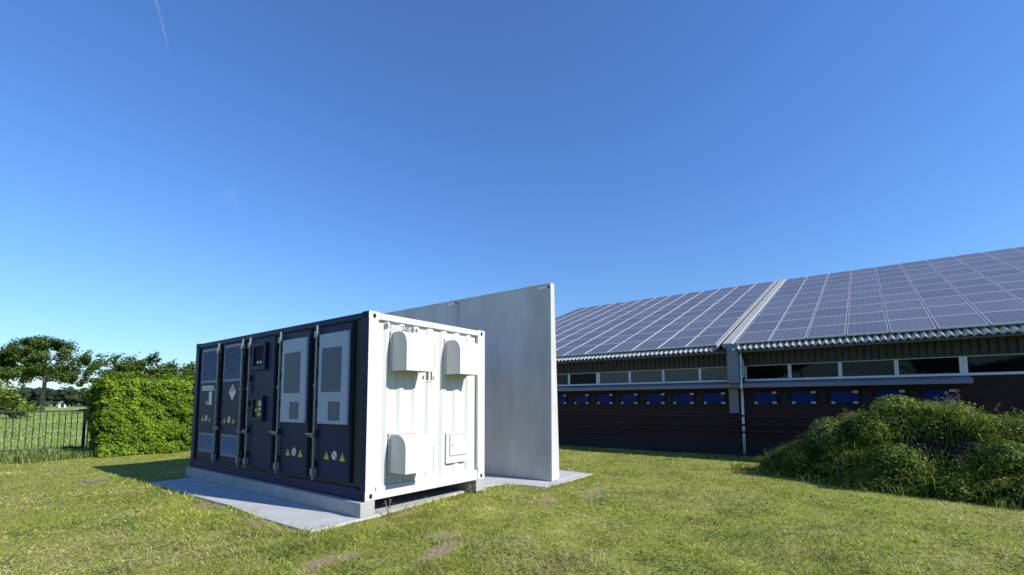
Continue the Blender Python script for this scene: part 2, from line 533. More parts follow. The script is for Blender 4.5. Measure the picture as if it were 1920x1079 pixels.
# corner castings with oval holes
def casting(cx, cy, cz, sx, sy, sz):
    x0, x1 = (cx, cx + .178) if sx > 0 else (cx - .178, cx)
    y0, y1 = (cy, cy + .162) if sy > 0 else (cy - .162, cy)
    z0, z1 = (cz, cz + .118) if sz > 0 else (cz - .118, cz)
    mb = MB()
    white_end = cy == 0
    mb.cur = 0
    mb.box(x0 - .003 if sx > 0 else x0, x1 if sx > 0 else x1 + .003, y0 - .003 if sy > 0 else y0, y1 if sy > 0 else y1 + .003, z0, z1)
    o = mb.build('corner_casting', [M['white'] if white_end else M['navy'], M['navy']], ct, bevel=.008)
    if white_end and sx > 0:
        for p in o.data.polygons:
            if p.normal.x < -.9: p.material_index = 1
    # holes
    for side in ('y', 'x'):
        h = MB(); n = 14; zc = (z0 + z1) / 2 + .004 * sz
        ring = []
        for k in range(n):
            a = 2 * math.pi * k / n; ca, sa = math.cos(a), math.sin(a)
            ring.append((.026 * ca, .034 * sa + .0))
        if side == 'y':
            yy = cy - .0065 if sy > 0 else cy + .0065
            h.prism([((x0 + x1) / 2 + p[0], zc + p[1]) for p in ring], 'y', yy, yy + (.004 if sy > 0 else -.004))
        else:
            xx = cx - .0065 if sx > 0 else cx + .0065
            h.prism([((y0 + y1) / 2 + p[0], zc + p[1]) for p in ring], 'x', xx, xx + (.004 if sx > 0 else -.004))
        h.build('casting_hole', M['hole'] if not (side == 'x' and sz < 0 and sy > 0) else M['hole'], o)
for sx, cx in ((1, 0), (-1, W)):
    for sy, cy in ((1, 0), (-1, L)):
        for sz, cz in ((1, ZB), (-1, ZT)):
            casting(cx, cy, cz, sx, sy, sz)
# rails
def part(name, m, *box, bevel=0.0, parent=ct):
    b = MB(); b.box(*box); return b.build(name, m, parent, bevel)
part('top_end_rail', M['white'], .18, W - .18, .004, .09, ZT - .10, ZT - .012, bevel=.004)
part('bottom_end_rail', M['white'], .18, W - .18, .004, .09, ZB + .004, ZB + .17, bevel=.004)
part('top_side_rail', M['navy'], .002, .08, .164, L - .164, ZT - .10, ZT - .014, bevel=.004)
part('bottom_side_rail', M['navy'], .002, .10, .164, L - .164, ZB + .006, ZB + .16, bevel=.004)
part('top_side_rail', M['white'], W - .08, W - .002, .164, L - .164, ZT - .10, ZT - .014)
part('bottom_side_rail', M['white'], W - .10, W - .002, .164, L - .164, ZB + .006, ZB + .16)
part('top_end_rail', M['navy'], .18, W - .18, L - .09, L - .004, ZT - .10, ZT - .012)
part('bottom_end_rail', M['navy'], .18, W - .18, L - .09, L - .004, ZB + .006, ZB + .16)
part('roof', M['white'], .03, W - .03, .03, L - .03, ZT - .05, ZT - .020)
part('floor', M['navy_dark'], .10, W - .10, .10, L - .10, ZB + .02, ZB + .14)
# corrugated white end wall (real folds): recesses at the dashes under the top rail
cent = [.225, .47, .745, 1.02, 1.32, 1.62, 1.92, 2.20]
prof = [(.158, .052)]
for c in cent:
    prof += [(c - .075 - .032, .026), (c - .062, .060), (c + .062, .060), (c + .075 + .032, .026)]
prof = [(max(.158, min(W - .160, x)), y) for x, y in prof] + [(W - .160, .03)]
mb = MB()
z0, z1 = ZB + .168, ZT - .098
for (xa, ya), (xb, yb) in zip(prof[:-1], prof[1:]):
    if xb - xa < 1e-4: continue
    mb.add([(xa, ya, z0), (xb, yb, z0), (xb, yb, z1), (xa, ya, z1)], [(0, 1, 2, 3)])
    mb.add([(xa, ya + .003, z0), (xb, yb + .003, z0), (xb, yb + .003, z1), (xa, ya + .003, z1)], [(3, 2, 1, 0)])
mb.build('corrugated_end_wall', M['white'], ct)
part('wall_edge_strip', M['white'], W - .185, W - .166, -.004, .04, ZB + .20, ZT - .105)
# far end, rear side: closed corrugated walls
def corr_wall(name, axis, c, a0, a1, z0, z1, m):
    mb = MB(); n = int((a1 - a0) / .275); pts = []
    for k in range(n):
        s = a0 + (a1 - a0) * k / n; p = (a1 - a0) / n
        pts += [(s, 0), (s + p * .3, 0), (s + p * .45, .036), (s + p * .85, .036)]
    pts.append((a1, 0))
    for (aa, da), (ab, db) in zip(pts[:-1], pts[1:]):
        q = []
        for (a, d, z) in ((aa, da, z0), (ab, db, z0), (ab, db, z1), (aa, da, z1)):
            q.append((c - d, a, z) if axis == 'x' else (a, c - d, z))
        mb.add(q, [(0, 1, 2, 3)])
    return mb.build(name, m, ct)
corr_wall('rear_side_wall', 'x', W - .01, .12, L - .16, ZB + .15, ZT - .09, M['white'])
corr_wall('far_end_wall', 'y', L - .01, .16, W - .16, ZB + .15, ZT - .09, M['navy'])
part('door_side_wall', M['navy_dark'], .034, .06, .12, L - .16, ZB + .15, ZT - .09)

# vent hoods
def hood(x0, x1, z0, z1, d=.315):
    prof = [(.022, z0), (-d, z0)]
    r = .17
    zc = z1 - r
    for k in range(0, 13):
        a = math.pi / 2 * k / 12
        prof.append((-d + r - r * math.cos(a), zc + r * math.sin(a)))
    prof += [(-.06, z1), (-.03, z1 - .006), (-.005, z1 - .022), (.022, z1 - .05)]
    th = .012
    mb = MB(); n = len(prof)
    outer = [(p[0], p[1]) for p in prof[1:]]           # skin strip front + top
    for (ya, za), (yb, zb) in zip(outer[:-1], outer[1:]):
        mb.add([(x0, ya, za), (x1, ya, za), (x1, yb, zb), (x0, yb, zb)], [(0, 1, 2, 3)])
        mb.add([(x0, ya + .004, za), (x1, ya + .004, za), (x1, yb + .004, zb - .004), (x0, yb + .004, zb - .004)], [(3, 2, 1, 0)])
    o = mb.build('vent_hood', M['hood'], ct)
    for p in o.data.polygons: p.use_smooth = False
    for xx, e in ((x0, .006), (x1 - .006, .006)):
        sb = MB(); sb.prism([(y, z) for y, z in prof], 'x', xx + (.0005 if xx == x0 else -.0005), xx + e)
        sb.build('hood_cheek', M['hood'], o)
    fb = MB(); fb.box(x0 - .02, x0 - .0006, -.004, .018, z0 - .0, z1 + .03); fb.box(x1 + .0006, x1 + .02, -.004, .018, z0, z1 + .03); fb.box(x0 - .0005, x1 + .0005, -.004, .018, z1 + .001, z1 + .03)
    fb.build('hood_flange', M['white'], o)
    return o
hood(.40, .93, 1.974, 2.535)
hood(1.475, 1.99, 1.972, 2.52)
hood(.40, .93, .542, 1.07, .325)
# hatch
hb = MB(); hb.box(1.50, 1.985, -.006, .02, .55, 1.035); hatch = hb.build('access_hatch', M['white'], ct, bevel=.003)
gb = MB()
for bx in ((1.562, 1.962, .656, .668), (1.562, 1.962, 1.000, 1.010), (1.562, 1.574, .668, 1.0), (1.952, 1.962, .668, 1.0)):
    gb.box(bx[0], bx[1], -.0085, -.0065, bx[2], bx[3])
gb.build('door_gap', M['ink_faint'], hatch)
part('hatch_door', M['white'], 1.578, 1.948, -.016, -.0065, .672, .996, bevel=.003, parent=hatch)
part('hatch_latch', M['galv'], 1.62, 1.65, -.026, -.0165, .825, .84, parent=hatch)
# lettering on the white end
def surf(x0, x1=None):
    xs = np.linspace(x0, x1 if x1 else x0, 5)
    return float(np.interp(xs, [p[0] for p in prof], [p[1] for p in prof]).min()) - .002
for ch, xx, zz_, mt in (('B', .292, 2.592, 'ink'), ('I', .382, 2.592, 'ink_faint'), ('U', .425, 2.586, 'ink_faint'), ('2', .585, 2.590, 'ink'), ('0', .65, 2.590, 'ink'), ('0', .715, 2.588, 'ink'), ('9', .78, 2.588, 'ink'), ('4', .845, 2.588, 'ink')):
    textmesh('lettering', ch, .104, M_end(xx, zz_ - .008, surf(xx, xx + .06)), M[mt], ct)
# bar emblem: bars rising to a point, printed on the folds
def strip(x0, x1, za, zb0, zb1, m):
    eb = MB(); n_ = 4
    for k in range(n_):
        xa, xb = x0 + (x1 - x0) * k / n_, x0 + (x1 - x0) * (k + 1) / n_
        ta, tb = zb0 + (zb1 - zb0) * k / n_, zb0 + (zb1 - zb0) * (k + 1) / n_
        eb.add([(xa, surf(xa), za), (xb, surf(xb), za), (xb, surf(xb), tb), (xa, surf(xa), ta)], [(0, 1, 2, 3)])
    return eb.build('emblem_bar', M[m], ct)
strip(1.035, 1.068, 1.878, 1.925, 1.95, 'ink'); strip(1.100, 1.132, 1.872, 2.00, 2.02, 'ink'); strip(1.172, 1.204, 1.872, 2.035, 2.02, 'ink'); strip(1.242, 1.274, 1.878, 1.95, 1.925, 'ink')
strip(.995, 1.025, 1.874, 1.884, 1.884, 'ink_faint'); strip(1.284, 1.32, 1.874, 1.882, 1.882, 'ink_faint')
for k in range(6):
    strip(1.095 + k * .02, 1.108 + k * .02, 1.832, 1.85 + .004 * (k % 3), 1.852, 'ink_faint')
strip(1.172, 1.196, 1.785, 1.80, 1.815, 'ink_faint')

# doors on the dark side
def tri(mb, y, z, s, x0, x1):
    mb.prism([(y - s / 2, z - s * .43), (y + s / 2, z - s * .43), (y, z + s * .43)], 'x', x0, x1)
def disc(mb, y, z, r, x0, x1, n=20):
    mb.prism([(y + r * math.cos(2 * math.pi * k / n), z + r * math.sin(2 * math.pi * k / n)) for k in range(n)], 'x', x0, x1)

DX = -.008   # door face
def door(y0, y1, rod, near_hinge, hz):
    mb = MB(); mb.box(DX, .03, y0, y1, .43, 2.655)
    d = mb.build('door', M['navy'], ct, bevel=.006)
    g = MB()
    for b in ((y0 - .022, y0 - .002, .41, 2.675), (y1 + .002, y1 + .022, .41, 2.675), (y0 - .002, y1 + .002, .41, .428), (y0 - .002, y1 + .002, 2.657, 2.675)):
        g.box(.004, .03, *b)
    g.build('door_gasket', M['rubber'], d)
    r = MB(); r.tube([(-.045, rod, .385), (-.045, rod, 2.70)], .017, 10)
    rd = r.build('lock_rod', M['galv'], d)
    for z in (.50, 2.56):
        k = MB(); k.box(-.062, DX - .0005, rod - .038, rod - .019, z - .05, z + .05); k.box(-.062, DX - .0005, rod + .019, rod + .038, z - .05, z + .05); k.box(-.072, -.0635, rod - .038, rod + .038, z - .05, z + .05)
        k.build('rod_keeper', M['galv'], rd)
    k = MB(); k.prism([(DX - .0005, rod - .028), (-.066, rod - .028), (-.066, rod + .028), (DX - .0005, rod + .028), (DX - .0005, rod + .0185), (-.0625, rod + .0185), (-.0625, rod - .0185), (DX - .0005, rod - .0185)], 'z', 1.76, 1.80); k.build('rod_guide', M['galv'], rd)
    s = -1 if near_hinge else 1
    h = MB(); h.box(-.075, -.063, min(rod, rod + s * .20), max(rod, rod + s * .20), hz - .012, hz + .016); h.box(-.082, -.045, rod + s * .0 - .022, rod + .022, hz - .05, hz - .0125); h.box(-.07, DX - .0005, rod + s * .10 - .018, rod + s * .10 + .018, hz - .045, hz - .0125)
    h.build('door_handle', M['galv'], d, bevel=.003)
    yh = y0 - .055 if near_hinge else y1 + .055
    for z in (.62, 1.06, 1.52, 1.97, 2.42):
        q = MB(); q.box(-.03, .02, yh - .055, yh + .035, z - .045, z + .045); q.tube([(-.032, yh + (.04 if near_hinge else -.04), z - .06), (-.032, yh + (.04 if near_hinge else -.04), z + .06)], .014, 8)
        q.build('hinge', M['rubber'], d)
    return d
def louvre(d, y0, y1, z0, z1, n):
    f = MB()
    for b in ((y0, y0 + .03, z0, z1), (y1 - .03, y1, z0, z1), (y0 + .03, y1 - .03, z0, z0 + .045), (y0 + .03, y1 - .03, z1 - .045, z1)): f.box(-.03, DX - .0005, *b)
    fr = f.build('louvre_frame', M['louvre'], d, bevel=.002)
    s = MB(); p = (z1 - z0 - .09) / n
    for k in range(n):
        z = z0 + .045 + k * p
        s.add([(-.012, y0 + .03, z + p * .98), (-.012, y1 - .03, z + p * .98), (-.034, y1 - .03, z + p * .12), (-.034, y0 + .03, z + p * .12),
               (-.0095, y0 + .03, z + p * .98), (-.0095, y1 - .03, z + p * .98), (-.031, y1 - .03, z + p * .10), (-.031, y0 + .03, z + p * .10)],
              [(0, 1, 2, 3), (7, 6, 5, 4), (0, 4, 5, 1), (2, 6, 7, 3), (1, 5, 6, 2), (3, 7, 4, 0)])
    tag(s.build('louvre_slats', M['louvre'], d), kind='stuff')
def signs(d, ya, yb, yc, z, s=.135):
    for y in (ya, yc):
        m_ = MB(); tri(m_, y, z, s, DX - .003, DX - .0005); m_.cur = 1
        m_.prism([(y - .006, z - .03), (y + .012, z - .005), (y + .002, z - .002), (y + .008, z + .03), (y - .012, z), (y - .002, z - .003)], 'x', DX - .0045, DX - .0034)
        m_.build('warning_sticker', [M['yellow'], M['black']], d)
    m_ = MB(); disc(m_, yb, z + .01, .072, DX - .003, DX - .0005); m_.cur = 1
    n = 24
    ring_o = [(yb + .072 * math.cos(2 * math.pi * k / n), z + .01 + .072 * math.sin(2 * math.pi * k / n)) for k in range(n)]
    ring_i = [(yb + .061 * math.cos(2 * math.pi * k / n), z + .01 + .061 * math.sin(2 * math.pi * k / n)) for k in range(n)]
    m_.add([(DX - .0042, *p) for p in ring_o] + [(DX - .0042, *p) for p in ring_i], [(k, (k + 1) % n, n + (k + 1) % n, n + k) for k in range(n)])
    m_.cur = 2
    m_.prism([(yb + .045, z + .045), (yb + .032, z + .056), (yb - .045, z - .025), (yb - .032, z - .036)], 'x', DX - .0046, DX - .0036)
    m_.build('prohibition_sticker', [M['stwhite'], M['red'], M['ink']], d)

d5 = door(.37, 1.20, 1.225, False, 1.055)
d4 = door(1.475, 2.31, 2.335, False, 1.045)
d3 = door(2.585, 3.41, 3.435, False, 1.035)
d2 = door(3.755, 4.62, 3.73, True, 1.035)
d1 = door(4.81, 5.68, 4.785, True, 1.05)
# handles of doors with the rod on the far edge reach towards the near side: built above; AC units
def unit_(d, y0, y1, sy0, sy1, fy0, fy1):
    b = MB(); b.box(-.05, DX - .0005, y0, y1, 1.215, 2.55)
    u = b.build('cooling_unit', M['unit'], d, bevel=.008)
    b = MB(); b.box(-.054, -.0505, sy0, sy1, 1.68, 2.33); b.build('filter_screen', M['screen'], u)
    b = MB(); b.box(-.054, -.0505, fy0, fy1, 1.27, 1.54); b.build('fan_panel', M['screen'], u)
    b = MB(); yc = (fy0 + fy1) / 2 - .02
    for rr in (.115, .085, .055, .03):
        n = 20
        for k in range(n):
            a0, a1 = 2 * math.pi * k / n, 2 * math.pi * (k + 1) / n
            b.add([(-.0565, yc + rr * math.cos(a) * .95, 1.405 + rr * math.sin(a)) for a in (a0, a1)] + [(-.0565, yc + (rr - .012) * math.cos(a) * .95, 1.405 + (rr - .012) * math.sin(a)) for a in (a1, a0)], [(0, 1, 2, 3)])
    b.build('fan_guard', M['louvre'], u)
    b = MB()
    for z in (1.24, 2.525):
        for y in (y0 + .03, y1 - .03): b.tube([(-.0505, y, z), (-.056, y, z)], .008, 8)
    b.build('bolt', M['galv'], u)
unit_(d5, .40, 1.145, .555, 1.06, .57, .855)
unit_(d4, 1.505, 2.25, 1.675, 2.165, 1.69, 1.955)
signs(d5, .93, .73, .53, .76); signs(d4, 2.04, 1.85, 1.66, .745)
signs(d2, 4.46, 4.26, 4.07, 1.20, .12); signs(d1, 5.51, 5.33, 5.15, 1.21, .12)
louvre(d1, 4.86, 5.61, 1.93, 2.62, 15); louvre(d1, 4.88, 5.58, .55, .93, 9)
louvre(d2, 3.81, 4.55, 1.93, 2.635, 15); louvre(d2, 3.84, 4.52, .53, .935, 9)
# display boxes on the middle door
for (y0, y1, z0, z1, dd) in ((2.84, 3.33, 2.10, 2.58, 0), (2.86, 3.28, 1.21, 1.65, 1)):
    b = MB()
    for bb in ((y0, y0 + .06, z0, z1), (y1 - .06, y1, z0, z1), (y0 + .06, y1 - .06, z0, z0 + .07), (y0 + .06, y1 - .06, z1 - .07, z1)): b.box(-.055, DX - .0005, *bb)
    fr = b.build('instrument_box', M['navy'], d3, bevel=.004)
    b = MB(); b.box(-.024, DX - .0007, y0 + .061, y1 - .061, z0 + .071, z1 - .071); b.build('instrument_glass', M['green_screen'] if dd else M['hole'], fr)
    b = MB()
    if not dd:
        for y in (3.02, 3.13): b.tube([(-.0245, y, 2.235), (-.04, y, 2.235)], .026, 12)
        b.build('knob', M['stwhite'], fr)
    else:
        b.box(-.0275, -.0245, 2.94, 3.06, 1.47, 1.56); b.box(-.0275, -.0245, 2.96, 3.05, 1.40, 1.44); b.cur = 1
        b.box(-.0275, -.0245, 2.95, 3.08, 1.30, 1.36); b.box(-.0275, -.0245, 3.10, 3.19, 1.38, 1.42)
        b.build('display_readout', [M['stwhite'], M['yellow']], fr)
# placards
b = MB(); zc, hh, hw = 1.73, .155, .15
b.prism([(4.165 - hw, zc), (4.165, zc - hh), (4.165 + hw, zc), (4.165, zc + hh)], 'x', DX - .003, DX - .0005); b.cur = 1
for k in range(5):
    y = 4.165 - .08 + k * .04; top = zc + hh - abs(y - 4.165) * hh / hw - .022
    b.box(DX - .0042, DX - .0032, y - .008, y + .008, zc + .012, top)
b.build('hazard_placard', [M['stwhite'], M['ink']], d2)
b = MB(); b.box(DX - .003, DX - .0005, 5.03, 5.60, 1.78, 1.875); b.cur = 1
for k in range(9): b.box(DX - .0042, DX - .0032, 5.06 + k * .058, 5.085 + k * .058 + (k % 3) * .006, 1.80, 1.855)
b.build('name_plate', [M['stwhite'], M['ink_faint']], d1)
b = MB(); b.box(DX - .003, DX - .0005, 5.10, 5.24, 1.49, 1.755); b.build('notice_sticker', M['stwhite'], d1)
b = MB(); tri(b, 5.33, 1.55, .13, DX - .003, DX - .0005); b.build('warning_sticker', M['yellow'], d1)

# ------------------------------------------------------------------ tall free-standing concrete wall: three precast panels
y = -.455
for k, lab in enumerate(('tall pale concrete wall panel with its lit narrow edge towards the lawn', 'middle tall concrete wall panel, half behind the white container', 'last tall concrete wall panel, its top just above the container roof')):
    y1 = y + 2.565
    e = empty('wall_panel', (4.0, (y + y1) / 2, 0), lab, 'wall', 'precast panels of the tall wall')
    b = MB()
    b.prism([(3.915, -.002), (4.20, -.002), (4.072, 3.915), (3.94, 3.915)], 'y', y + .006, y1 - .006)
    b.build('stem', M['wallc'], e, bevel=.012)
    b = MB(); b.box(4.201, 5.2, y + .006, y1 - .006, -.1, .0); b.build('foot', M['slab'], e)
    b = MB(); b.box(3.931, 3.9365, y + .10, y + .30, 3.81, 3.86); b.build('maker_sticker', M['stwhite'], e)
    b = MB(); b.tube([(3.930, y + .06, 3.83), (3.937, y + .06, 3.83)], .022, 12); b.build('lifting_socket', M['hole'], e)
    y = y1

# ------------------------------------------------------------------ barn with solar roof
barn = empty('barn', (10.97, -2.0, 0), 'long low barn with solar roof, blue ventilation flaps and strip of windows', 'barn')
XW = 10.97
YA, YB = -16.0, 9.35
def bp_(name, m, *box, bevel=0.0, parent=barn):
    b = MB(); b.box(*box); return b.build(name, m, parent, bevel)
bp_('front_wall', M['brick'], XW, XW + .25, YA, YB, -.1, 2.10)
bp_('wall_plinth', M['plinth'], XW - .03, XW - .001, -7.25, YB, -.1, .415)
bp_('far_gable', M['brick'], XW + .25, 34.0, YB - .25, YB, -.1, 2.9)
bp_('near_gable', M['brick'], XW + .25, 34.0, YA, YA + .25, -.1, 2.9)
b = MB(); b.prism([(XW + .25, 2.9), (34.0, 2.9), (22.6, 7.0)], 'y', YB - .25, YB); b.build('far_gable_top', M['brick'], barn)
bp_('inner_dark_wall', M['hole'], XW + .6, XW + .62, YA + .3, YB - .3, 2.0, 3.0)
bp_('window_lintel', M['cladding'], XW - .02, XW + .2, YA, YB, 2.56, 3.0)
# sill
bp_('window_sill', M['whitepvc'], XW - .06, XW + .1, -16, -2.56, 2.102, 2.162, bevel=.006)
bp_('window_sill', M['whitepvc'], XW - .06, XW + .1, -2.10, YB, 2.102, 2.162, bevel=.006)
# windows: mullion positions
def window(y0, y1, m, wl=.045, wr=.045):
    o = MB()
    o.box(XW - .02, XW + .04, y0 + .002, y0 + wl, 2.164, 2.558); o.box(XW - .02, XW + .04, y1 - wr, y1 - .002, 2.164, 2.558)
    o.box(XW - .02, XW + .04, y0 + wl, y1 - wr, 2.535, 2.558)
    wd = o.build('window', M['whitepvc'], barn, bevel=.004)
    g = MB(); g.box(XW + .012, XW + .02, y0 + wl - .002, y1 - wr + .002, 2.164, 2.5345); g.build('pane', m, wd)
    return wd
ms = [YB - .05, 8.95, 7.8, 6.67, 5.55, 4.42, 3.285, 2.115, .948, -.186, -1.32, -2.20]
gl = ['glass'] * 6 + ['glass', 'glass', 'blind', 'blind', 'blind']
gl = ['glass', 'glass', 'glass', 'glass', 'glass', 'glass', 'glass', 'blind', 'blind', 'blind', 'blind']
for a, c, g_ in zip(ms[:-1], ms[1:], gl):
    window(c, a, M[g_], .07 if abs(c - 2.115) < .01 else .04, .07 if abs(a - 2.115) < .01 else .04)
ms = [-2.58, -3.70, -4.84, -5.98, -7.18, -8.32, -9.46, -10.6, -11.74, -12.9, -14.0]
for a, c in zip(ms[:-1], ms[1:]):
    window(c, a, M['glass'], .07 if abs(c + 7.18) < .01 else .04, .07 if abs(a + 7.18) < .01 else .04)
# cladding strip of vertical ribbed sheets under the eave
strip_mesh = None
for i in range(int((YB - YA) / .15)):
    a0 = YA + i * .15
    if strip_mesh is None:
        b = MB(); b.box(-.026, 0, .006, .122, 2.575, 2.96); o = b.build('cladding_strip', M['cladding'], None, bevel=.004); strip_mesh = o.data
    else:
        o = bpy.data.objects.new('cladding_strip', strip_mesh); COL.objects.link(o)
        bv = o.modifiers.new('edge', 'BEVEL'); bv.width = .004; bv.segments = 1
    o.parent = barn; o.matrix_parent_inverse = wmat(barn).inverted()
    o.location = (XW - .021 - .006 * ((i * 7) % 3), a0, 0)
bp_('cladding_trim', M['gutter'], XW - .06, XW - .0205, YA, YB, 2.552, 2.574)
# ledge flashing over the flaps (sloping sheet with a turned-down edge)
b = MB(); b.prism([(XW - .001, 2.095), (10.62, 2.035), (10.60, 2.02), (10.60, 1.915), (10.608, 1.915), (10.608, 2.015), (10.625, 2.025), (XW - .001, 2.08)], 'y', -7.28, YB)
b.build('ledge_flashing', M['flash'], barn)
# flaps
flaps = [(10.2 - .9 * k, 10.2 - .9 * k - .57) for k in range(0)]
fl = [(8.43, 7.86), (7.53, 6.96), (6.63, 6.06), (5.73, 5.16), (4.83, 4.26), (3.94, 3.38), (3.04, 2.475), (2.13, 1.56), (1.25, .68), (.36, -.22), (-.50, -1.12), (-1.42, -2.02),
      (-2.80, -3.355), (-3.72, -4.275), (-4.61, -5.18), (-5.53, -6.10), (-6.43, -7.0)]
for (ya, yb_) in fl:
    b = MB(); b.box(XW - .055, XW - .001, yb_, ya, 1.465, 1.80)
    f = b.build('ventilation_flap', M['blue'], barn, bevel=.008)
    for (yy_, zz_, wy, wz) in ((ya - .045, 1.49, .04, .03), (yb_ + .05, 1.49, .055, .028), (yb_ + .05, 1.765, .055, .032)):
        b = MB(); b.box(XW - .085, XW - .0555, yy_ - wy, yy_ + wy, zz_ - wz, zz_ + wz); b.build('flap_clip', M['clip'], f, bevel=.006)
# wall frame band behind the flaps (dark posts between)
for (ya, yb_), (yc, yd) in zip(fl[:-1], fl[1:]):
    if yb_ - yc < .2 or abs(yb_ + 2.02) < .01: continue
    bp_('flap_post', M['plinth'], XW - .022, XW - .001, yc + .08, yb_ - .1, 1.46, 1.79)
bp_('flap_rail', M['plinth'], XW - .03, XW - .001, -7.25, YB, 1.40, 1.455)
# pipes along the wall
for pts, r in (([(YB, 1.10), (-7.2, 1.10)], .022), ([(YB, .84), (-7.2, .84)], .010), ([(YB, .665), (1.75, .668), (1.55, .70), (1.15, .85), (.95, .875), (-7.2, .885)], .020), ([(YB, .465), (1.7, .468), (1.5, .50), (1.1, .665), (.9, .69), (-7.2, .675)], .020)):
    b = MB(); b.tube([(XW - .075, y_, z_) for y_, z_ in pts], r, 8); b.build('wall_pipe', M['pipe'], barn, smooth=True)
# parting wall: column flashing at the eave, box below, downpipe
b = MB(); b.box(10.44, XW - .05, -2.515, -2.215, 2.04, 3.16); b.build('parting_wall_flashing', M['flash'], barn, bevel=.01)
b = MB(); b.prism([(XW - .10, 1.15), (XW - .001, 1.15), (XW - .001, 1.905), (XW - .14, 1.905)], 'y', -2.40, -2.14); b.build('spout_box', M['flash'], barn, bevel=.006)
bp_('spout_box_lip', M['blue'], XW - .112, XW - .101, -2.40, -2.14, 1.15, 1.20)
b = MB(); b.tube([(10.50, -2.56, 2.93), (10.52, -2.56, 2.80), (10.80, -2.56, 2.60), (10.82, -2.56, 2.5), (10.82, -2.545, 2.2)], .04, 10); b.build('downpipe_swan_neck', M['whitepvc'], barn, smooth=True)
b = MB(); b.tube([(10.57, -2.545, 2.93), (10.57, -2.545, 1.93), (10.575, -2.545, 1.88)], .032, 10); b.tube([(10.80, -2.51, 1.93), (10.80, -2.51, .05)], .036, 10)
dp = b.build('downpipe', M['whitepvc'], barn, smooth=True)
for z in (1.12, .86, .66):
    b = MB(); b.tube([(10.80, -2.51, z - .03), (10.80, -2.51, z + .03)], .042, 10); b.box(10.80, XW - .001, -2.52, -2.50, z - .01, z + .01); b.build('pipe_bracket', M['rubber'], dp)
# gutter
for ya, yb_ in ((YA, -2.53), (-2.20, YB)):
    b = MB(); b.prism([(10.36, 2.945), (10.36, 2.90), (10.38, 2.885), (10.46, 2.885), (10.48, 2.90), (10.48, 2.945), (10.472, 2.945), (10.472, 2.905), (10.455, 2.893), (10.385, 2.893), (10.368, 2.905), (10.368, 2.945)], 'y', ya, yb_)
    b.build('gutter', M['gutter'], barn)
bp_('soffit', M['cladding'], 10.485, XW - .021, YA, YB, 2.965, 2.985)

# roof sheets
TH = R(20.0); ct_, st_ = math.cos(TH), math.sin(TH)
PX, PZ = 10.6, 3.20            # lower edge of the panel plane
def rp(s, y, h):               # point on roof: s along the slope from the panels' lower edge, h above the panel plane
    return (PX + s * ct_ - h * st_, y, PZ + s * st_ + h * ct_)
roof = None
def corr_roof(name, ya, yb_, parent):
    n = int(abs(yb_ - ya) / .148 * 8); ys = np.linspace(ya, yb_, n)
    vs = []
    for yv in ys:
        hh = -.115 + .036 * math.cos(2 * math.pi * yv / .148)
        vs.append(rp(-.30, yv, hh)); vs.append(rp(12.86, yv, hh)); vs.append(rp(-.30, yv, hh - .008)); 
    v = np.array(vs); i = np.arange(n - 1)[:, None] * 3
    f = np.concatenate([i + np.array([[0, 1, 4, 3]]), i + np.array([[2, 0, 3, 5]])])
    return raw(name, v, f, M['roofc'], parent=parent, smooth=True)
roof = corr_roof('roof', YA, -2.40, barn)
roof2 = corr_roof('roof', -1.93, YB + .15, barn)
# back slope
b = MB(); b.add([rp(12.86, YA, -.1), rp(12.86, YB + .15, -.1), (34.6, YB + .15, 3.1), (34.6, YA, 3.1)], [(0, 1, 2, 3)]); b.build('rear_roof_slope', M['roofc'], barn)
b = MB(); b.tube([rp(12.84, YA, -.10), rp(12.84, YB + .15, -.10)], .07, 10); b.build('ridge_cap', M['gutter'], barn, smooth=True)
# pale cap over the parting wall between the two roofs
b = MB(); 
for (ya, yb_, h0, h1) in ((-2.36, -2.10, -.10, .03),):
    vs = [rp(-.12, ya, h0), rp(-.12, yb_, h0), rp(12.9, yb_, h0), rp(12.9, ya, h0), rp(-.12, ya, h1), rp(-.12, yb_, h1), rp(12.9, yb_, h1), rp(12.9, ya, h1)]
    b.add(vs, [(0, 3, 2, 1), (4, 5, 6, 7), (0, 1, 5, 4), (1, 2, 6, 5), (2, 3, 7, 6), (3, 0, 4, 7)])
capo = b.build('parting_wall_cap', M['cap'], barn, bevel=.01)
b = MB()
vs = [rp(-.18, -1.975, -.10), rp(-.18, -1.935, -.10), rp(12.88, -1.935, -.10), rp(12.88, -1.975, -.10), rp(-.18, -1.975, .0), rp(-.18, -1.935, .0), rp(12.88, -1.935, .0), rp(12.88, -1.975, .0)]
b.add(vs, [(0, 3, 2, 1), (4, 5, 6, 7), (0, 1, 5, 4), (1, 2, 6, 5), (2, 3, 7, 6), (3, 0, 4, 7)]); b.build('roof_edge_trim', M['cap'], barn)
b = MB(); b.add([rp(.0, -2.42, -.2), rp(.0, -1.90, -.2), rp(12.8, -1.90, -.2), rp(12.8, -2.42, -.2)], [(0, 1, 2, 3)]); b.build('roof_gap_liner', M['rubber'], barn)
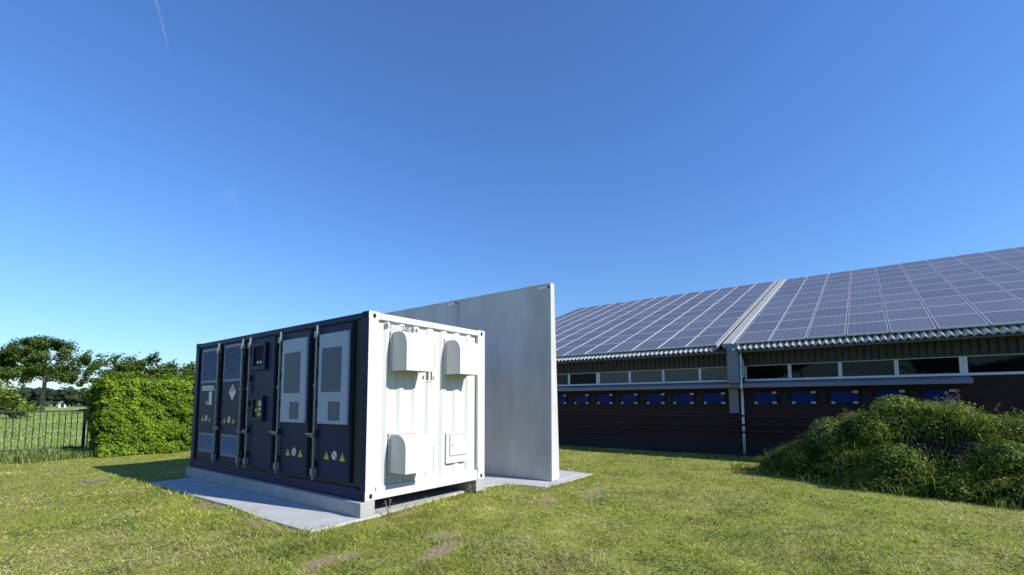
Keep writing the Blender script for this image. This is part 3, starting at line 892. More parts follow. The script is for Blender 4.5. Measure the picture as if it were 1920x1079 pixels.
# solar panels: one shared mesh
CW, RL = .868, 1.276
pw, pl = CW - .040, RL - .020
b = MB(); fr_ = .022
b.cur = 0; b.box(fr_, pl - fr_, .010, pw - .010, -.03, -.002)
b.cur = 1
b.box(0, fr_, 0, pw, -.038, 0); b.box(pl - fr_, pl, 0, pw, -.038, 0); b.box(fr_, pl - fr_, 0, .010, -.038, 0); b.box(fr_, pl - fr_, pw - .010, pw, -.038, 0)
sp0 = b.build('solar_panel', [M['pv'], M['frame_al']])
pmesh = sp0.data
bpy.data.objects.remove(sp0)
rotm = Matrix(((ct_, 0, -st_), (0, 1, 0), (st_, 0, ct_))).to_4x4()
for (yr, ncol, rf, sgn) in ((-2.415, 14, roof, -1), (-1.895, 13, roof2, 1)):
    inv = wmat(rf).inverted()
    for c in range(ncol):
        y0 = yr - (c + 1) * CW + .020 if sgn < 0 else yr + c * CW + .020
        for r_ in range(10):
            o = bpy.data.objects.new('solar_panel', pmesh)
            COL.objects.link(o)
            o.parent = rf; o.matrix_parent_inverse = inv
            o.matrix_basis = Matrix.Translation(Vector(rp(r_ * RL + .011, y0, random.uniform(-.003, .003)))) @ rotm
# bright mounting rails in the gaps between columns
for (yr, ncol, rf, sgn) in ((-2.415, 14, roof, -1), (-1.895, 13, roof2, 1)):
    for c in range(ncol + 1):
        yv = yr + sgn * c * CW
        b = MB(); hw = .012
        vs = [rp(0.0, yv - hw, -.06), rp(0.0, yv + hw, -.06), rp(12.75, yv + hw, -.06), rp(12.75, yv - hw, -.06), rp(0, yv - hw, -.015), rp(0, yv + hw, -.015), rp(12.75, yv + hw, -.015), rp(12.75, yv - hw, -.015)]
        b.add(vs, [(0, 3, 2, 1), (4, 5, 6, 7), (0, 1, 5, 4), (1, 2, 6, 5), (2, 3, 7, 6), (3, 0, 4, 7)])
        b.build('mounting_rail', M['rail'], rf)

# ------------------------------------------------------------------ hedge
hx0, hx1, hy0, hy1, hz = -.21, 6.4, 12.15, 13.5, 2.24
hedge = empty('hedge', ((hx0 + hx1) / 2, (hy0 + hy1) / 2, 0), 'tall clipped leafy green hedge behind the container', 'hedge')
b = MB(); b.box(hx0 + .34, hx1 - .34, hy0 + .34, hy1 - .34, -.05, hz - .34); b.build('shade_core', M['core'], hedge)  # plain near-black box, its colour stands in for shade between the leaves
N = 64000
face = rng.choice(4, N, p=[.68, .12, .14, .06])      # front, left, top, back
u = rng.random(N); v = rng.random(N)
px = np.where(face == 1, hx0, hx0 + (hx1 - hx0) * u); py = np.where(face == 0, hy0, np.where(face == 3, hy1, hy0 + (hy1 - hy0) * u))
px = np.where(face == 2, hx0 + (hx1 - hx0) * v, px); pz = np.where(face == 2, hz, hz * v)
nrm = np.zeros((N, 3)); nrm[face == 0, 1] = -1; nrm[face == 3, 1] = 1; nrm[face == 1, 0] = -1; nrm[face == 2, 2] = 1
bulge = (fbm(px * 3.0 + py * 2.1, pz * 3.4 + py * 1.3, 21, 3) - .5) * .52 + (fbm(px * 1.1 + py, pz * 1.0, 31, 2) - .5) * .20
dep = np.abs(rng.normal(0, .10, N))
pos = np.stack([px, py, pz], 1) + nrm * (bulge - dep)[:, None] + rng.normal(0, .02, (N, 3))
pos[:, 2] = np.maximum(pos[:, 2], .02)
# slightly rounded, ragged top and young shoots
pos[:, 2] += np.where(face == 2, np.abs(rng.normal(0, .07, N)), 0)
nl = nrm + np.array([0, 0, .55]); 
v_, f_ = leaves(pos, .065 + .045 * rng.random(N), nl, .75, .62)
tone = np.clip(fbm(px * 2.0 + 5, pz * 2.0 + py, 44, 3) * 2.2 - .6, 0, 1)[:, None]
c = pick(N, [(.11, .195, .008), (.17, .265, .012), (.055, .115, .010), (.24, .32, .020)], [.35, .3, .25, .1])
c = c * (.75 + .7 * tone)
raw('foliage', v_, f_, M['leaf'], np.repeat(c, 4, 0), hedge)

# ------------------------------------------------------------------ trees
def tree(name, label, base, height, trunk_h, cr, n_leaf, leaf, pal, seed, group=None, lobes=26, flat=.62, trunk_r=.35, cloud=.26, zmin=.30):
    g = np.random.default_rng(seed); rnd = random.Random(seed)
    e = empty(name, base, label, 'tree', group)
    B = Vector(base)
    t_ = MB()
    top = B + Vector((rnd.uniform(-.5, .5), rnd.uniform(-.5, .5), height * .72))
    pts = [B + Vector((0, 0, -.2)), B + Vector((.05, 0, trunk_h * .5)), B + Vector((.1, .1, trunk_h)), B.lerp(top, .75) , top]
    t_.tube(pts, [trunk_r * 1.25, trunk_r, trunk_r * .85, trunk_r * .5, trunk_r * .15], 10)
    tr = t_.build('trunk', M['bark'], e, smooth=True)
    cs = []
    zc = (height + trunk_h) / 2; hz_ = (height - trunk_h) / 2
    for k in range(lobes):
        a = 2 * math.pi * (k * .618 + rnd.random() * .2)
        u_ = -1 + 2 * ((k + .5) / lobes) ** 1.25
        du = max(0.0, (u_ + 1) / 2)
        rr = cr * math.sqrt(max(0, 1 - du ** 2)) * (.30 + .62 * math.sqrt(rnd.random()))
        p = B + Vector((math.cos(a) * rr, math.sin(a) * rr, trunk_h + du * (height - trunk_h) * .93 + rnd.uniform(-.10, .06) * (height - trunk_h)))
        hfrac = (u_ + 1) / 2
        cs.append((p, cr * cloud * rnd.uniform(.7, 1.3)))
        if k % 3 == 0:
            s0 = B + Vector((.1, .1, min(trunk_h * .85 + (height - trunk_h) * hfrac * .5, height * .68)))
            l_ = MB(); mid = s0.lerp(p, .55) + Vector((0, 0, cr * .08))
            l_.tube([s0, mid, p], [trunk_r * .38, trunk_r * .22, trunk_r * .06], 6); l_.build('limb', M['bark'], e, smooth=True)
    per = n_leaf // lobes
    P = []; Nn = []; T = []
    for (p, r0) in cs:
        d = g.normal(size=(per, 3)); d /= np.linalg.norm(d, axis=1)[:, None]
        rad = r0 * (g.random(per) ** .45)
        q = np.array(p)[None] + d * rad[:, None] * np.array([1.25, 1.25, flat])
        # break the lobe into sprays
        keep = vnoise(q[:, 0] * 1.9 / max(leaf * 2.2, .3) * .35 + 9, q[:, 2] * 2.2 / max(leaf * 2.2, .3) * .35 + q[:, 1] * .9 / max(leaf * 2.2, .3) * .35, seed) > .43
        q = q[keep]; d = d[keep]
        P.append(q); Nn.append(d + np.array([0, 0, .6])); T.append(np.full(len(q), .8 + .4 * rnd.random()))
    P = np.concatenate(P); Nn = np.concatenate(Nn); T = np.concatenate(T)
    global rng
    keep_rng = rng; rng = g
    v1, f1 = leaves(P, leaf * (.7 + .6 * g.random(len(P))), Nn, .8, .7)
    col = pick(len(P), pal) * T[:, None]
    rng = keep_rng
    raw('crown', v1, f1, M['leaf'], np.repeat(col, 4, 0), e)
    return e

PAL_OAK = [(.065, .105, .018), (.095, .145, .02), (.12, .17, .025), (.042, .075, .016)]
PAL_YG = [(.14, .19, .02), (.19, .24, .03), (.09, .14, .02)]
tree('oak_tree', 'broad dark green tree with bare pale trunk standing alone in the meadow', (12.7, 113.4, 0), 13.5, 6.4, 8.0, 52000, .36, PAL_OAK, 8, lobes=100, cloud=.20, trunk_r=.31)
tree('tree', 'leafy tree rising behind the left part of the hedge, nearest the lone tree', (18.6, 92.4, 0), 9.7, 2.6, 5.0, 13000, .42, PAL_OAK, 11, 'trees behind the hedge', lobes=44, cloud=.25)
tree('tree', 'tallest of the trees rising behind the middle of the hedge', (22.4, 93.0, 0), 10.3, 2.8, 5.2, 13000, .42, PAL_OAK, 12, 'trees behind the hedge', lobes=44, cloud=.25)
tree('tree', 'leafy tree behind the hedge just left of the container corner', (28.2, 94.5, 0), 9.8, 2.6, 5.2, 13000, .42, PAL_OAK, 13, 'trees behind the hedge', lobes=44, cloud=.25)
tree('tree', 'leafy tree rising behind the hedge, partly hidden by the container', (34.5, 95.0, 0), 9.5, 2.6, 5.4, 13000, .42, PAL_OAK, 14, 'trees behind the hedge', lobes=44, cloud=.25)
tree('bush', 'yellow-green round bush beyond the fence at the left picture edge', (2.2, 64.6, 0), 3.4, .3, 3.2, 5000, .32, PAL_YG, 15, lobes=16, cloud=.40, trunk_r=.12)['category'] = 'bush'
# trees on the far side of the lawn, behind the photographer: seen mirrored in the barn windows
for k, (x, y_, h_) in enumerate(((-40, -29, 14), (-39, -20.5, 14.5), (-40, -12.5, 12.5), (-43, 1.2, 7.5), (-40, 7.5, 14))):
    tree('tree', ('southernmost', 'second from the south', 'tallest', 'fourth from the south', 'northernmost')[k] + ' of the trees behind the viewpoint mirrored in the barn windows', (x, y_, 0), h_, 1.6, 5.4, 4200, .9, PAL_OAK, 30 + k, 'trees mirrored in the windows', lobes=14, cloud=.36)

# far wood along the horizon
n = 26000
az = R(-32) + rng.random(n) * R(85)
dist = 330 + 60 * rng.random(n)
hgt = 5.5 + 5.5 * fbm(az * 60, az * 0 + 1.5, 61, 3) + 2.0 * (rng.random(n) - .5)
hgt = hgt * np.where(az < R(3), .75 + .15 * np.sin(az * 40), 1)
zq = hgt * rng.random(n) ** .6
pos = np.stack([CAM.x + np.sin(az) * dist, CAM.y + np.cos(az) * dist, zq], 1)
v_, f_ = leaves(pos, 2.0 + 1.2 * rng.random(n), np.tile(np.array([[-.1, -.8, .6]]), (n, 1)), .7, .8)
c = pick(n, [(.030, .050, .022), (.040, .064, .026), (.024, .040, .020)])
tag(raw('far_wood', v_, f_, M['leaf'], np.repeat(c, 4, 0)), 'dark strip of distant woodland along the horizon', 'woodland', kind='stuff')

# far white houses
def house(x, y_, ww, dd, eave, ridge, label):
    e = empty('house', (x, y_, 0), label, 'house')
    b = MB(); b.box(x - ww / 2, x + ww / 2, y_ - dd / 2, y_ + dd / 2, -.1, eave); b.prism([(x - ww / 2, eave), (x + ww / 2, eave), (x, ridge)], 'y', y_ - dd / 2, y_ + dd / 2)
    b.build('wall', M['white'], e)
    for sg in (-1, 1):
        b = MB(); b.add([(x + sg * (ww / 2 + .3), y_ - dd / 2 - .25, eave - .2), (x + sg * (ww / 2 + .3), y_ + dd / 2 + .25, eave - .2), (x, y_ + dd / 2 + .25, ridge + .12), (x, y_ - dd / 2 - .25, ridge + .12)], [(0, 1, 2, 3)])
        b.build('roof', M['roofc'], e)
    b = MB(); b.box(x - .5, x + .5, y_ - dd / 2 - .05, y_ - dd / 2 - .005, .1, 2.0); b.build('door', M['plinth'], e)
house(35.7, 241, 2.2, 4, .7, 2.3, 'tiny white gabled building far off in the meadow right of the lone trunk')
house(15.6, 236, 2.6, 5, 1.1, 2.2, 'tiny pale shed at the end of the yellow-green bush on the horizon')

# ------------------------------------------------------------------ fence
FY = 14.3
fence = empty('bar_fence', (-2.4, FY, 0), 'dark green metal bar fence running left from the hedge', 'fence')
def fpart(name, *box): 
    b = MB(); b.box(*box); return b.build(name, M['fencem'], fence)
fpart('top_rail', -6.2, -.20, FY - .02, FY + .02, 1.275, 1.315)
fpart('bottom_rail', -6.2, -.20, FY - .02, FY + .02, .16, .20)
x = -.335
while x > -6.1:
    b = MB(); b.tube([(x, FY, .05), (x, FY, 1.276)], .011, 8); b.build('bar', M['fencem'], fence); x -= .1385
for xp in (-.17, -2.65, -5.13):
    fpart('post', xp - .035, xp + .035, FY - .035, FY + .035, -.1, 1.36)
b = MB(); b.box(-.34, -.19, FY - .055, FY - .0355, 1.30, 1.345); b.build('rail_bracket', M['fencem'], fence)
b = MB(); b.tube([(-.08, FY - .02, -.1), (-.08, FY - .02, 1.28)], .022, 8)
tag(b.build('steel_post', M['galv'], origin=(-.08, FY, 0)), 'thin pale steel post beside the dark end post of the fence', 'post')

# ------------------------------------------------------------------ earth mound
def mound_h(x, y):
    # long heap: ridge runs along y, crest about x = 8.1
    yr = [-10.5, -9.4, -8.4, -7.54, -6.95, -6.46, -6.0, -5.23, -4.58, -4.0, -3.6, -3.25]
    hr = [0, .50, .82, .98, 1.14, 1.38, 1.42, 1.16, .80, .34, .12, 0]
    ridge = np.interp(y, yr, hr)
    xf = np.interp(y, [-10.5, -9.5, -7.5, -6.2, -5.2, -4.2, -3.0], [7.6, 6.6, 6.25, 6.2, 6.65, 7.3, 8.2])
    xb = np.interp(y, [-10.5, -7, -4.5, -3.0], [8.6, 10.2, 9.8, 8.8])
    xc = np.interp(y, [-10.5, -6, -3], [8.1, 8.15, 8.35])
    tt = np.where(x < xc, (x - xf) / (xc - xf), (xb - x) / (xb - xc))
    tt = np.clip(tt, 0, 1)
    shape = np.where(x < xc, .30 * np.clip(tt * 4, 0, 1) ** .8 + .70 * (1 / (1 + np.exp(-(tt - .62) * 11))), tt ** .75)
    nz = (fbm(x * 1.6, y * 1.6, 77, 4) - .5)
    dent = .22 * np.clip(1.0 - np.hypot((x - 7.2) / .6, (y + 6.2) / 1.1) ** 2, 0, 1)
    return ridge * shape - dent + nz * .62 * np.clip(tt * 4, 0, 1) * np.clip(ridge, 0, 1) - .05
gx, gy = np.meshgrid(np.arange(5.9, 10.5, .06), np.arange(-10.7, -2.8, .06), indexing='ij')
gzz = mound_h(gx, gy)
vv = np.stack([gx, gy, gzz], -1).reshape(-1, 3)
ii = np.arange(gx.size).reshape(gx.shape)
ff = np.stack([ii[:-1, :-1], ii[1:, :-1], ii[1:, 1:], ii[:-1, 1:]], -1).reshape(-1, 4)
tag(raw('earth_mound', vv, ff, M['soil'], smooth=True), 'heap of dark earth overgrown with weeds before the barn', 'mound', kind='structure')

def on_mound(n, cond):
    out = []
    tot = 0
    while tot < n:
        x = 5.95 + 4.4 * rng.random(n * 3); y = -10.5 + 7.5 * rng.random(n * 3)
        h = mound_h(x, y)
        k = cond(x, y, h) & (h > -.03)
        q = np.stack([x, y, h], 1)[k]; out.append(q); tot += len(q)
    return np.concatenate(out)[:n]
hollow = lambda x, y: np.clip(1.25 - np.hypot((x - 7.22) / .50, (y + 6.1) / .95) ** 2, 0, 1)
top_cond = lambda x, y, h: (rng.random(len(x)) > hollow(x, y) * .80) & (rng.random(len(x)) < np.clip((x - 7.25) * 3 + (fbm(x * 2, y * 2, 99, 2) - .5) * 1.6, 0, 1) * np.clip(h * 3, 0, 1) + .05)
foot_cond = lambda x, y, h: (h < .42) & (x < 8.4) & (rng.random(len(x)) < .10 + .9 * (fbm(x * 1.7, y * 1.7, 91, 3) > .47))
allc = lambda x, y, h: (rng.random(len(x)) > hollow(x, y) * .55) & (rng.random(len(x)) < .03 + .97 * (fbm(x * 2.2, y * 2.2, 95, 3) > .60))
# shaggy grass
parts_v = []; parts_f = []; parts_c = []; off = 0
def addb(base, h, wd, lean, pal, az=None):
    global off
    v, f = blades(base, h, wd, lean, az, 2)
    c = np.repeat(pick(len(base), pal), 6, 0)
    parts_v.append(v); parts_f.append(f + off); parts_c.append(c); off += len(v)
PG = [(.145, .215, .02), (.21, .28, .032), (.085, .14, .016), (.30, .32, .085), (.24, .295, .045)]
q = on_mound(30000, top_cond); addb(q, .10 + .26 * rng.random(len(q)), .009 + .010 * rng.random(len(q)), .5 + 1.2 * rng.random(len(q)), PG)
q = on_mound(12000, foot_cond); addb(q, .10 + .26 * rng.random(len(q)), .009 + .010 * rng.random(len(q)), .3 + 1.0 * rng.random(len(q)), PG)
q = on_mound(5000, allc); addb(q, .10 + .2 * rng.random(len(q)), .010 + .008 * rng.random(len(q)), .4 + .9 * rng.random(len(q)), PG)
# ragged tufts thinning out over the lawn at the foot of the heap
n = 2600
ty = -10 + 7.2 * rng.random(n)
tx = np.interp(ty, [-10.5, -9.5, -7.5, -6.2, -5.2, -4.2, -3.0], [7.6, 6.6, 6.25, 6.2, 6.6, 7.2, 7.9]) + .10 - np.abs(rng.normal(0, .20, n))
k = fbm(tx * 2.5, ty * 2.5, 93, 3) > .45
tx, ty = tx[k], ty[k]
addb(np.stack([tx, ty, gz(tx, ty)], 1), .06 + .16 * rng.random(len(tx)), .008 + .008 * rng.random(len(tx)), .3 + 1.0 * rng.random(len(tx)), PG)
tag(raw('mound_grass', np.concatenate(parts_v), np.concatenate(parts_f), M['blade'], np.concatenate(parts_c)), 'long shaggy grass covering the earth heap', 'grass', kind='stuff')
# leafy weeds: bushy clumps of several kinds and sizes
P = []; Cc = []; Sz = []; Nr = []
kinds = [([(.06, .115, .014), (.10, .16, .018)], .055), ([(.17, .235, .03), (.27, .33, .05)], .042), ([(.032, .066, .012), (.055, .095, .015)], .07), ([(.14, .18, .055), (.24, .28, .10)], .034)]
q = np.concatenate([on_mound(170, foot_cond), on_mound(190, top_cond), on_mound(150, allc)])
for (x, y_, h) in q:
    pal, ls = kinds[rng.choice(4, p=[.32, .32, .16, .20])]
    rad = rng.uniform(.09, .36) * (.7 if y_ > -4.1 else 1); hh = rad * rng.uniform(.6, 1.5); nl = int(250 * rad / .22 * (.055 / ls) ** 1.3)
    d = unit(nl); d[:, 2] = np.abs(d[:, 2]); rr = rng.random(nl) ** .4
    lump = .75 + .5 * rng.random()
    P.append(np.array([x, y_, h - .02]) + d * rr[:, None] * np.array([rad, rad, hh]) * (.7 + .6 * vnoise(d[:, 0] * 3 + x * 9, d[:, 1] * 3 + y_ * 9, 5))[:, None])
    Cc.append(pick(nl, pal) * lump); Sz.append(ls * (.6 + .8 * rng.random(nl))); Nr.append(d + np.array([0, 0, .5]))
P = np.concatenate(P)
v_, f_ = leaves(P, np.concatenate(Sz), np.concatenate(Nr), .8, .5)
tag(raw('mound_weeds', v_, f_, M['leaf'], np.repeat(np.concatenate(Cc), 4, 0)), 'leafy green weeds growing all over the earth heap', 'weeds', kind='stuff')

# single plants one can pick out on the heap
def shrub(label, x, y_, n, rad, hh, pal, seed):
    z0 = float(mound_h(np.array([x]), np.array([y_]))[0]) - .03
    e = empty('bushy_weed', (x, y_, z0), label, 'plant', 'plants on the earth heap')
    b = MB()
    for k in range(7):
        a = 2 * math.pi * k / 7; b.tube([(x, y_, z0), (x + math.cos(a) * rad * .3, y_ + math.sin(a) * rad * .3, z0 + hh * .5), (x + math.cos(a) * rad * .6, y_ + math.sin(a) * rad * .6, z0 + hh * .9)], [.008, .006, .003], 5)
    b.build('stem', M['bark'], e)
    d = unit(n); rr = rng.random(n) ** .5
    P = np.array([x, y_, z0 + hh * .55]) + d * rr[:, None] * np.array([rad, rad, hh * .5])
    k = vnoise(P[:, 0] * 9, P[:, 2] * 9 + P[:, 1] * 7, seed) > .35
    P = P[k]; d = d[k]
    v, f = leaves(P, .045 + .04 * rng.random(len(P)), d + np.array([0, 0, .6]), .8, .5)
    raw('foliage', v, f, M['leaf'], np.repeat(pick(len(P), pal), 4, 0), e)
shrub('pale green bushy weed on the left shoulder of the earth heap', 7.72, -4.70, 2600, .36, .78, [(.17, .22, .06), (.23, .28, .09), (.12, .17, .04)], 3)
shrub('bright green bushy weed on the very top of the earth heap', 7.95, -5.80, 2000, .40, .50, [(.16, .23, .02), (.21, .27, .035)], 4)
shrub('dark green bushy weed at the foot of the earth heap, nearest the picture edge', 6.75, -7.0, 2800, .42, .62, [(.075, .13, .016), (.11, .17, .02)], 5)
shrub('mid green bushy weed at the front foot of the earth heap', 6.8, -5.7, 2400, .38, .5, [(.09, .15, .016), (.13, .20, .02)], 6)
shrub('yellowish green bushy weed low on the left end of the earth heap', 7.55, -4.2, 1800, .32, .50, [(.12, .18, .02), (.18, .23, .03)], 7)
def stalk(label, x, y_, dx, dy, hh):
    z0 = float(mound_h(np.array([x]), np.array([y_]))[0]) - .02
    e = empty('seed_stalk', (x, y_, z0), label, 'plant', 'dry seed stalks on the earth heap')
    b = MB(); b.tube([(x, y_, z0), (x + dx * .4, y_ + dy * .4, z0 + hh * .6), (x + dx, y_ + dy, z0 + hh)], [.007, .005, .003], 5); b.build('stem', M['bark'], e)
    n = 60; tq = .72 + .28 * rng.random(n)
    P = np.stack([x + dx * tq + rng.normal(0, .014, n), y_ + dy * tq + rng.normal(0, .014, n), z0 + hh * tq], 1)
    v, f = leaves(P, .022 + .015 * rng.random(n)); raw('seed_head', v, f, M['leaf'], np.repeat(pick(n, [(.16, .12, .08), (.11, .085, .05)]), 4, 0), e)
stalk('tall dry seed stalk standing on the right top of the earth heap', 8.0, -6.75, 0, .03, .68)
stalk('dry seed stalk leaning right on the right slope of the earth heap', 8.0, -7.0, .0, -.26, .55)
stalk('dry seed stalk leaning left on the right top of the earth heap', 8.0, -6.72, 0, .16, .62)
stalk('pinkish dry stalk at the far left end of the earth heap', 7.9, -3.6, -.02, .1, .50)
stalk('dry stalk on the left slope of the earth heap, second from its end', 7.7, -3.95, 0, .08, .62)
stalk('dry stalk on the left slope of the earth heap, third from its end', 7.5, -4.3, 0, .06, .6)
stalk('short dry stalk at the crest of the earth heap', 8.1, -6.45, 0, .02, .36)

# ------------------------------------------------------------------ lawn grass (uncountable)
N = 430000
r0, r1 = 2.6, 27.0
r_ = r0 * np.exp(rng.random(N) * math.log(r1 / r0)); a_ = math.atan2(fw.x, fw.y) + (rng.random(N) - .5) * R(125)
x = CAM.x + np.sin(a_) * r_; y_ = CAM.y + np.cos(a_) * r_
def inb(x0, x1, y0, y1): return (x > x0) & (x < x1) & (y_ > y0) & (y_ < y1)
edge_n = (fbm(x * 5, y_ * 5, 5, 3) - .5) * .34
ex = (x > -.80 + edge_n) & (x < 2.75) & (y_ > np.interp(x, [-.8, .2, .35, 1.1, 2.75], [-.04, -.02, .04, .14, .34]) + edge_n * np.where(x < .3, 1, .45)) & (y_ < 5.9) | (x > 2.7) & (x < 3.32) & (y_ > .26 + edge_n) & (y_ < 7.3) | (x > 3.30 + edge_n) & (x < 5.32) & (y_ > -.66 + edge_n * .8) & (y_ < 7.3)
ex |= (x > 10.9) & (y_ < 10.3)
ex |= inb(6.9, 9.9, -9, -4.2)
ex |= inb(-.2, 6.3, 12.3, 13.4)
ex |= rng.random(N) < np.clip(bare(x, y_) * 1.5, 0, .90)
dens = fbm(x * 2.2, y_ * 2.2, 15, 4)
ex |= rng.random(N) > .55 + dens * .9
k = ~ex
x, y_, r_ = x[k], y_[k], r_[k]
n = len(x)
z = gz(x, y_) - .004
lush = np.clip(1.2 - np.hypot((x + .9) / 1.2, (y_ - 1.5) / 4.2), 0, 1) + np.clip(1 - np.hypot((x - 1.5) / 2.4, (y_ + .5) / .7), 0, 1)
lush += np.clip(fbm(x * .8, y_ * .8, 19, 3) * 2.4 - 1.25, 0, .8)
lush = np.clip(lush, 0, 1)
clump = np.clip(fbm(x * 4.5, y_ * 4.5, 83, 3) * 3 - 1.0, .25, 1.6)
edge_long = np.clip(1 - np.abs(x + .86) / .12, 0, 1) * (y_ > -.3) * (y_ < 6) + np.clip(1 - np.abs(y_ - .02) / .20, 0, 1) * (x > .15) * (x < 3.3) + np.clip(1 - np.abs(y_ + .74) / .12, 0, 1) * (x > 3.2) * (x < 5.6)
h = (.016 + .030 * rng.random(n)) * (.75 + .9 * lush) * (.7 + .6 * dens[k]) * (.55 + .75 * clump) + .085 * edge_long * rng.random(n)
wd = .0035 + .00095 * r_
v_, f_ = blades(np.stack([x, y_, z], 1), h, wd * (.7 + .6 * rng.random(n)), .5 + 1.3 * rng.random(n))
dry = np.clip(fbm(x * 1.3 + 7, y_ * 1.3, 25, 4) * 2.6 - 1.05, 0, 1) * (1 - .7 * lush)
cg = pick(n, [(.25, .32, .03), (.35, .41, .05), (.135, .195, .02), (.43, .44, .085)])
cd = pick(n, [(.49, .46, .18), (.40, .385, .14), (.58, .54, .26), (.30, .315, .085)])
sel = (rng.random(n) < .12 + .80 * dry)[:, None]
c = np.where(sel, cd, cg) * (.14 + 1.25 * fbm(x * 3.6, y_ * 3.6, 87, 4) + .30 * fbm(x * .5, y_ * .5, 88, 2))[:, None] 
tag(raw('lawn_grass', v_, f_, M['blade'], np.repeat(c, 3, 0)), 'short mown grass of the lawn', 'grass', kind='stuff')

# clover, plantain and dandelion leaves in patches of the lawn
N = 90000
r_ = 3.0 * np.exp(rng.random(N) * math.log(16 / 3.0)); a_ = math.atan2(fw.x, fw.y) + (rng.random(N) - .5) * R(120)
x = CAM.x + np.sin(a_) * r_; y_ = CAM.y + np.cos(a_) * r_
patch = fbm(x * 1.5, y_ * 1.5, 121, 4)
k = (patch > .54) & (rng.random(N) < (patch - .50) * 5) & ~((x > -.85) & (x < 5.4) & (y_ > -.72)) & ~((x > 6.2) & (y_ < -3.2)) & (x < 10.8) & (y_ < 12)
x, y_, r_ = x[k], y_[k], r_[k]; n = len(x)
P = np.stack([x, y_, gz(x, y_) + .012 + .022 * rng.random(n)], 1)
v_, f_ = leaves(P, (.016 + .022 * rng.random(n)) * (.7 + .06 * r_), np.tile(np.array([[0, 0, 1.]]), (n, 1)), .55, .7)
c = pick(n, [(.10, .19, .022), (.15, .25, .03), (.07, .14, .018), (.20, .28, .05)])
tag(raw('lawn_weeds', v_, f_, M['leaf'], np.repeat(c, 4, 0)), 'low clover and plantain leaves growing in patches of the lawn', 'weeds', kind='stuff')
# dry mown clippings lying in drifts on the lawn
N = 60000
r_ = 3.0 * np.exp(rng.random(N) * math.log(18 / 3.0)); a_ = math.atan2(fw.x, fw.y) + (rng.random(N) - .5) * R(120)
x = CAM.x + np.sin(a_) * r_; y_ = CAM.y + np.cos(a_) * r_
patch = fbm(x * 1.1 + 3, y_ * 1.1, 131, 4)
k = (rng.random(N) < np.clip((patch - .47) * 6, .02, 1)) & ~((x > -.85) & (x < 5.4) & (y_ > -.72)) & ~((x > 6.2) & (y_ < -3.2)) & (x < 10.8) & (y_ < 12)
x, y_, r_ = x[k], y_[k], r_[k]; n = len(x)
az = rng.random(n) * 2 * np.pi; ln = .03 + .05 * rng.random(n); wd = (.0025 + .0008 * r_)
d0 = np.stack([np.cos(az), np.sin(az), rng.normal(0, .25, n)], 1) * ln[:, None] * .5; s0 = np.stack([-np.sin(az), np.cos(az), 0 * az], 1) * wd[:, None]
cc = np.stack([x, y_, gz(x, y_) + .018 + .02 * rng.random(n)], 1)
v_ = np.stack([cc - d0 - s0 * .5, cc - d0 + s0 * .5, cc + d0 + s0 * .3, cc + d0 - s0 * .3], 1).reshape(-1, 3)
c = pick(n, [(.50, .45, .22), (.42, .37, .17), (.34, .31, .12), (.56, .52, .30)])
tag(raw('grass_clippings', v_, np.arange(4 * n).reshape(n, 4), M['blade'], np.repeat(c, 4, 0)), 'dry straw-coloured clippings lying in drifts on the lawn', 'clippings', kind='stuff')

# tall grass before and under the fence and at the hedge foot
n = 15000
x = -7.5 + 8.0 * rng.random(n); y_ = 12.3 + 2.6 * rng.random(n) ** .8 + np.clip(-x, 0, 8) * -.12
k = ~((x > -.2) & (y_ > 12.2))
x, y_ = x[k], y_[k]; n = len(x)
base = np.stack([x, y_, gz(x, y_) - .01], 1)
v_, f_ = blades(base, (.10 + .24 * rng.random(n)) * (.5 + .8 * fbm(x * 1.5, y_ * 1.5, 51, 2)), .014 + .012 * rng.random(n), .25 + .7 * rng.random(n), None, 2)
c = pick(n, [(.16, .24, .045), (.23, .31, .07), (.10, .16, .035), (.30, .32, .12)])
tag(raw('tall_grass', v_, f_, M['blade'], np.repeat(c, 6, 0)), 'uncut tall grass along the fence and hedge foot', 'grass', kind='stuff')

# meadow grass beyond the fence
n = 42000
dd_ = 14.8 * np.exp(rng.random(n) * math.log(90 / 14.8)); xx_ = (rng.random(n) - .5) * 2
y_ = dd_ - 0.0; x = -2.5 + .12 * y_ + xx_ * (4 + .22 * y_)
k = ~((x > -.4) & (y_ < 14.9)); x, y_ = x[k], y_[k]; n = len(x)
rr_ = np.hypot(x + 3.9, y_ + 5.4)
v_, f_ = blades(np.stack([x, y_, gz(x, y_) - .01], 1), (.05 + .11 * rng.random(n)) * (.5 + fbm(x * .6, y_ * .25, 57, 3)), .006 + .0016 * rr_, .2 + .8 * rng.random(n))
c = pick(n, [(.19, .29, .06), (.27, .36, .09), (.14, .22, .045), (.38, .40, .17)]) * (.6 + .8 * fbm(x * .5, y_ * .18, 58, 3))[:, None]
tag(raw('meadow_grass', v_, f_, M['blade'], np.repeat(c, 3, 0)), 'loose pale meadow grass beyond the fence', 'grass', kind='stuff')

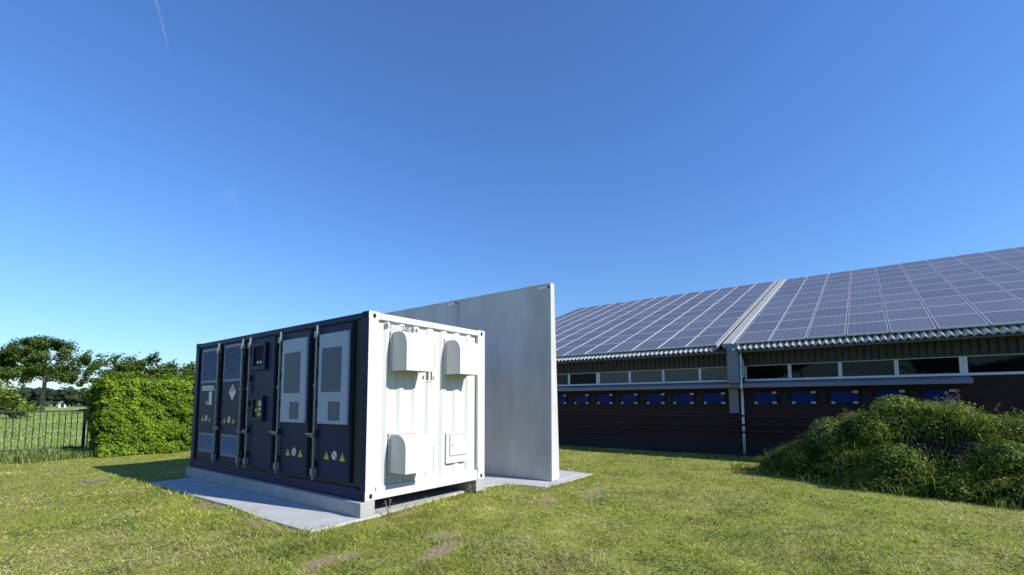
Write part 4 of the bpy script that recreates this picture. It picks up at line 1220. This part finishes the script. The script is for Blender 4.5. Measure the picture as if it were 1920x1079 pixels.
# a few weeds at the beam corner
for k, (x0, y0, hh, lab) in enumerate(((.30, -.10, .20, 'thin pale weed sprouting at the near corner of the container'), (2.05, -.04, .16, 'low green weed at the foot of the container beam near the wall'))):
    e = empty('corner_weed', (x0, y0, -.02), lab, 'plant', 'weeds at the container foot')
    b = MB()
    for j in range(4):
        a = j * 1.7 + k; b.tube([(x0, y0, -.02), (x0 + math.cos(a) * .03, y0 + math.sin(a) * .02, hh * .6), (x0 + math.cos(a) * .07, y0 + math.sin(a) * .04, hh)], [.004, .003, .002], 5)
    b.build('stem', M['leaf_stem'] if 'leaf_stem' in M else M['bark'], e)
    n = 26; P = np.stack([x0 + rng.normal(0, .045, n), y0 + rng.normal(0, .03, n), hh * rng.random(n)], 1)
    v_, f_ = leaves(P, .022 + .015 * rng.random(n)); raw('foliage', v_, f_, M['leaf'], np.repeat(pick(n, [(.25, .28, .09), (.16, .20, .05)]), 4, 0), e)

# ------------------------------------------------------------------ contrail and cirrus wisp, far up
def veil(name, label, pts, wid, dens, cat):
    m = bpy.data.materials.new(name + '_ice'); m.use_nodes = True
    nt = m.node_tree; nt.nodes.remove(nt.nodes['Principled BSDF'])
    df = nt.nodes.new('ShaderNodeBsdfDiffuse'); df.inputs[0].default_value = (.95, .95, .97, 1)
    tl = nt.nodes.new('ShaderNodeBsdfTranslucent'); tl.inputs[0].default_value = (.95, .95, .97, 1)
    ad_ = nt.nodes.new('ShaderNodeAddShader'); nt.links.new(df.outputs[0], ad_.inputs[0]); nt.links.new(tl.outputs[0], ad_.inputs[1])
    tp = nt.nodes.new('ShaderNodeBsdfTransparent'); b_ = nt.nodes.new('ShaderNodeMixShader')
    nt.links.new(tp.outputs[0], b_.inputs[1]); nt.links.new(ad_.outputs[0], b_.inputs[2]); nt.links.new(b_.outputs[0], nt.nodes['Material Output'].inputs['Surface'])
    tc = nt.nodes.new('ShaderNodeTexCoord'); nn = nt.nodes.new('ShaderNodeTexNoise'); nn.inputs['Scale'].default_value = .004; nn.inputs['Detail'].default_value = 5
    nt.links.new(tc.outputs['Object'], nn.inputs['Vector'])
    lw = nt.nodes.new('ShaderNodeLayerWeight'); lw.inputs[0].default_value = .5
    iv = nt.nodes.new('ShaderNodeMath'); iv.operation = 'SUBTRACT'; iv.inputs[0].default_value = 1; nt.links.new(lw.outputs['Facing'], iv.inputs[1])
    pw_ = nt.nodes.new('ShaderNodeMath'); pw_.operation = 'POWER'; pw_.inputs[1].default_value = 2.0; nt.links.new(iv.outputs[0], pw_.inputs[0])
    mu = nt.nodes.new('ShaderNodeMath'); mu.operation = 'MULTIPLY'; nt.links.new(nn.outputs[0], mu.inputs[0]); nt.links.new(pw_.outputs[0], mu.inputs[1])
    m2 = nt.nodes.new('ShaderNodeMath'); m2.operation = 'MULTIPLY'; m2.inputs[1].default_value = dens; nt.links.new(mu.outputs[0], m2.inputs[0])
    nt.links.new(m2.outputs[0], b_.inputs[0])
    b = MB(); b.tube(pts, wid, 16, cap=False)
    return tag(b.build(name, m, smooth=True), label, cat, kind='structure')
def skyp(d, dist): return CAM + Vector(d) * dist
a0 = skyp((.19671, .79443, .57462), 9000); a1 = skyp((.216, .81404, .53915), 9600)
dv = (a1 - a0)
veil('contrail', 'short faint white contrail high in the sky at upper left', [a0 - dv * 1.0, a0 - dv * .4, a0, a1, a1 + dv * .35], [26, 24, 21, 16, 3], .17, 'contrail')
c0 = skyp((.328, .868, .372), 9000); c1 = skyp((.336, .8719, .355), 9000); c2 = skyp((.352, .872, .34), 9000)
veil('cirrus_wisp', 'small faint white wisp of cirrus in the blue sky above the hedge', [c0, c0.lerp(c1, .5), c1, c2], [40, 130, 150, 20], .022, 'cloud')
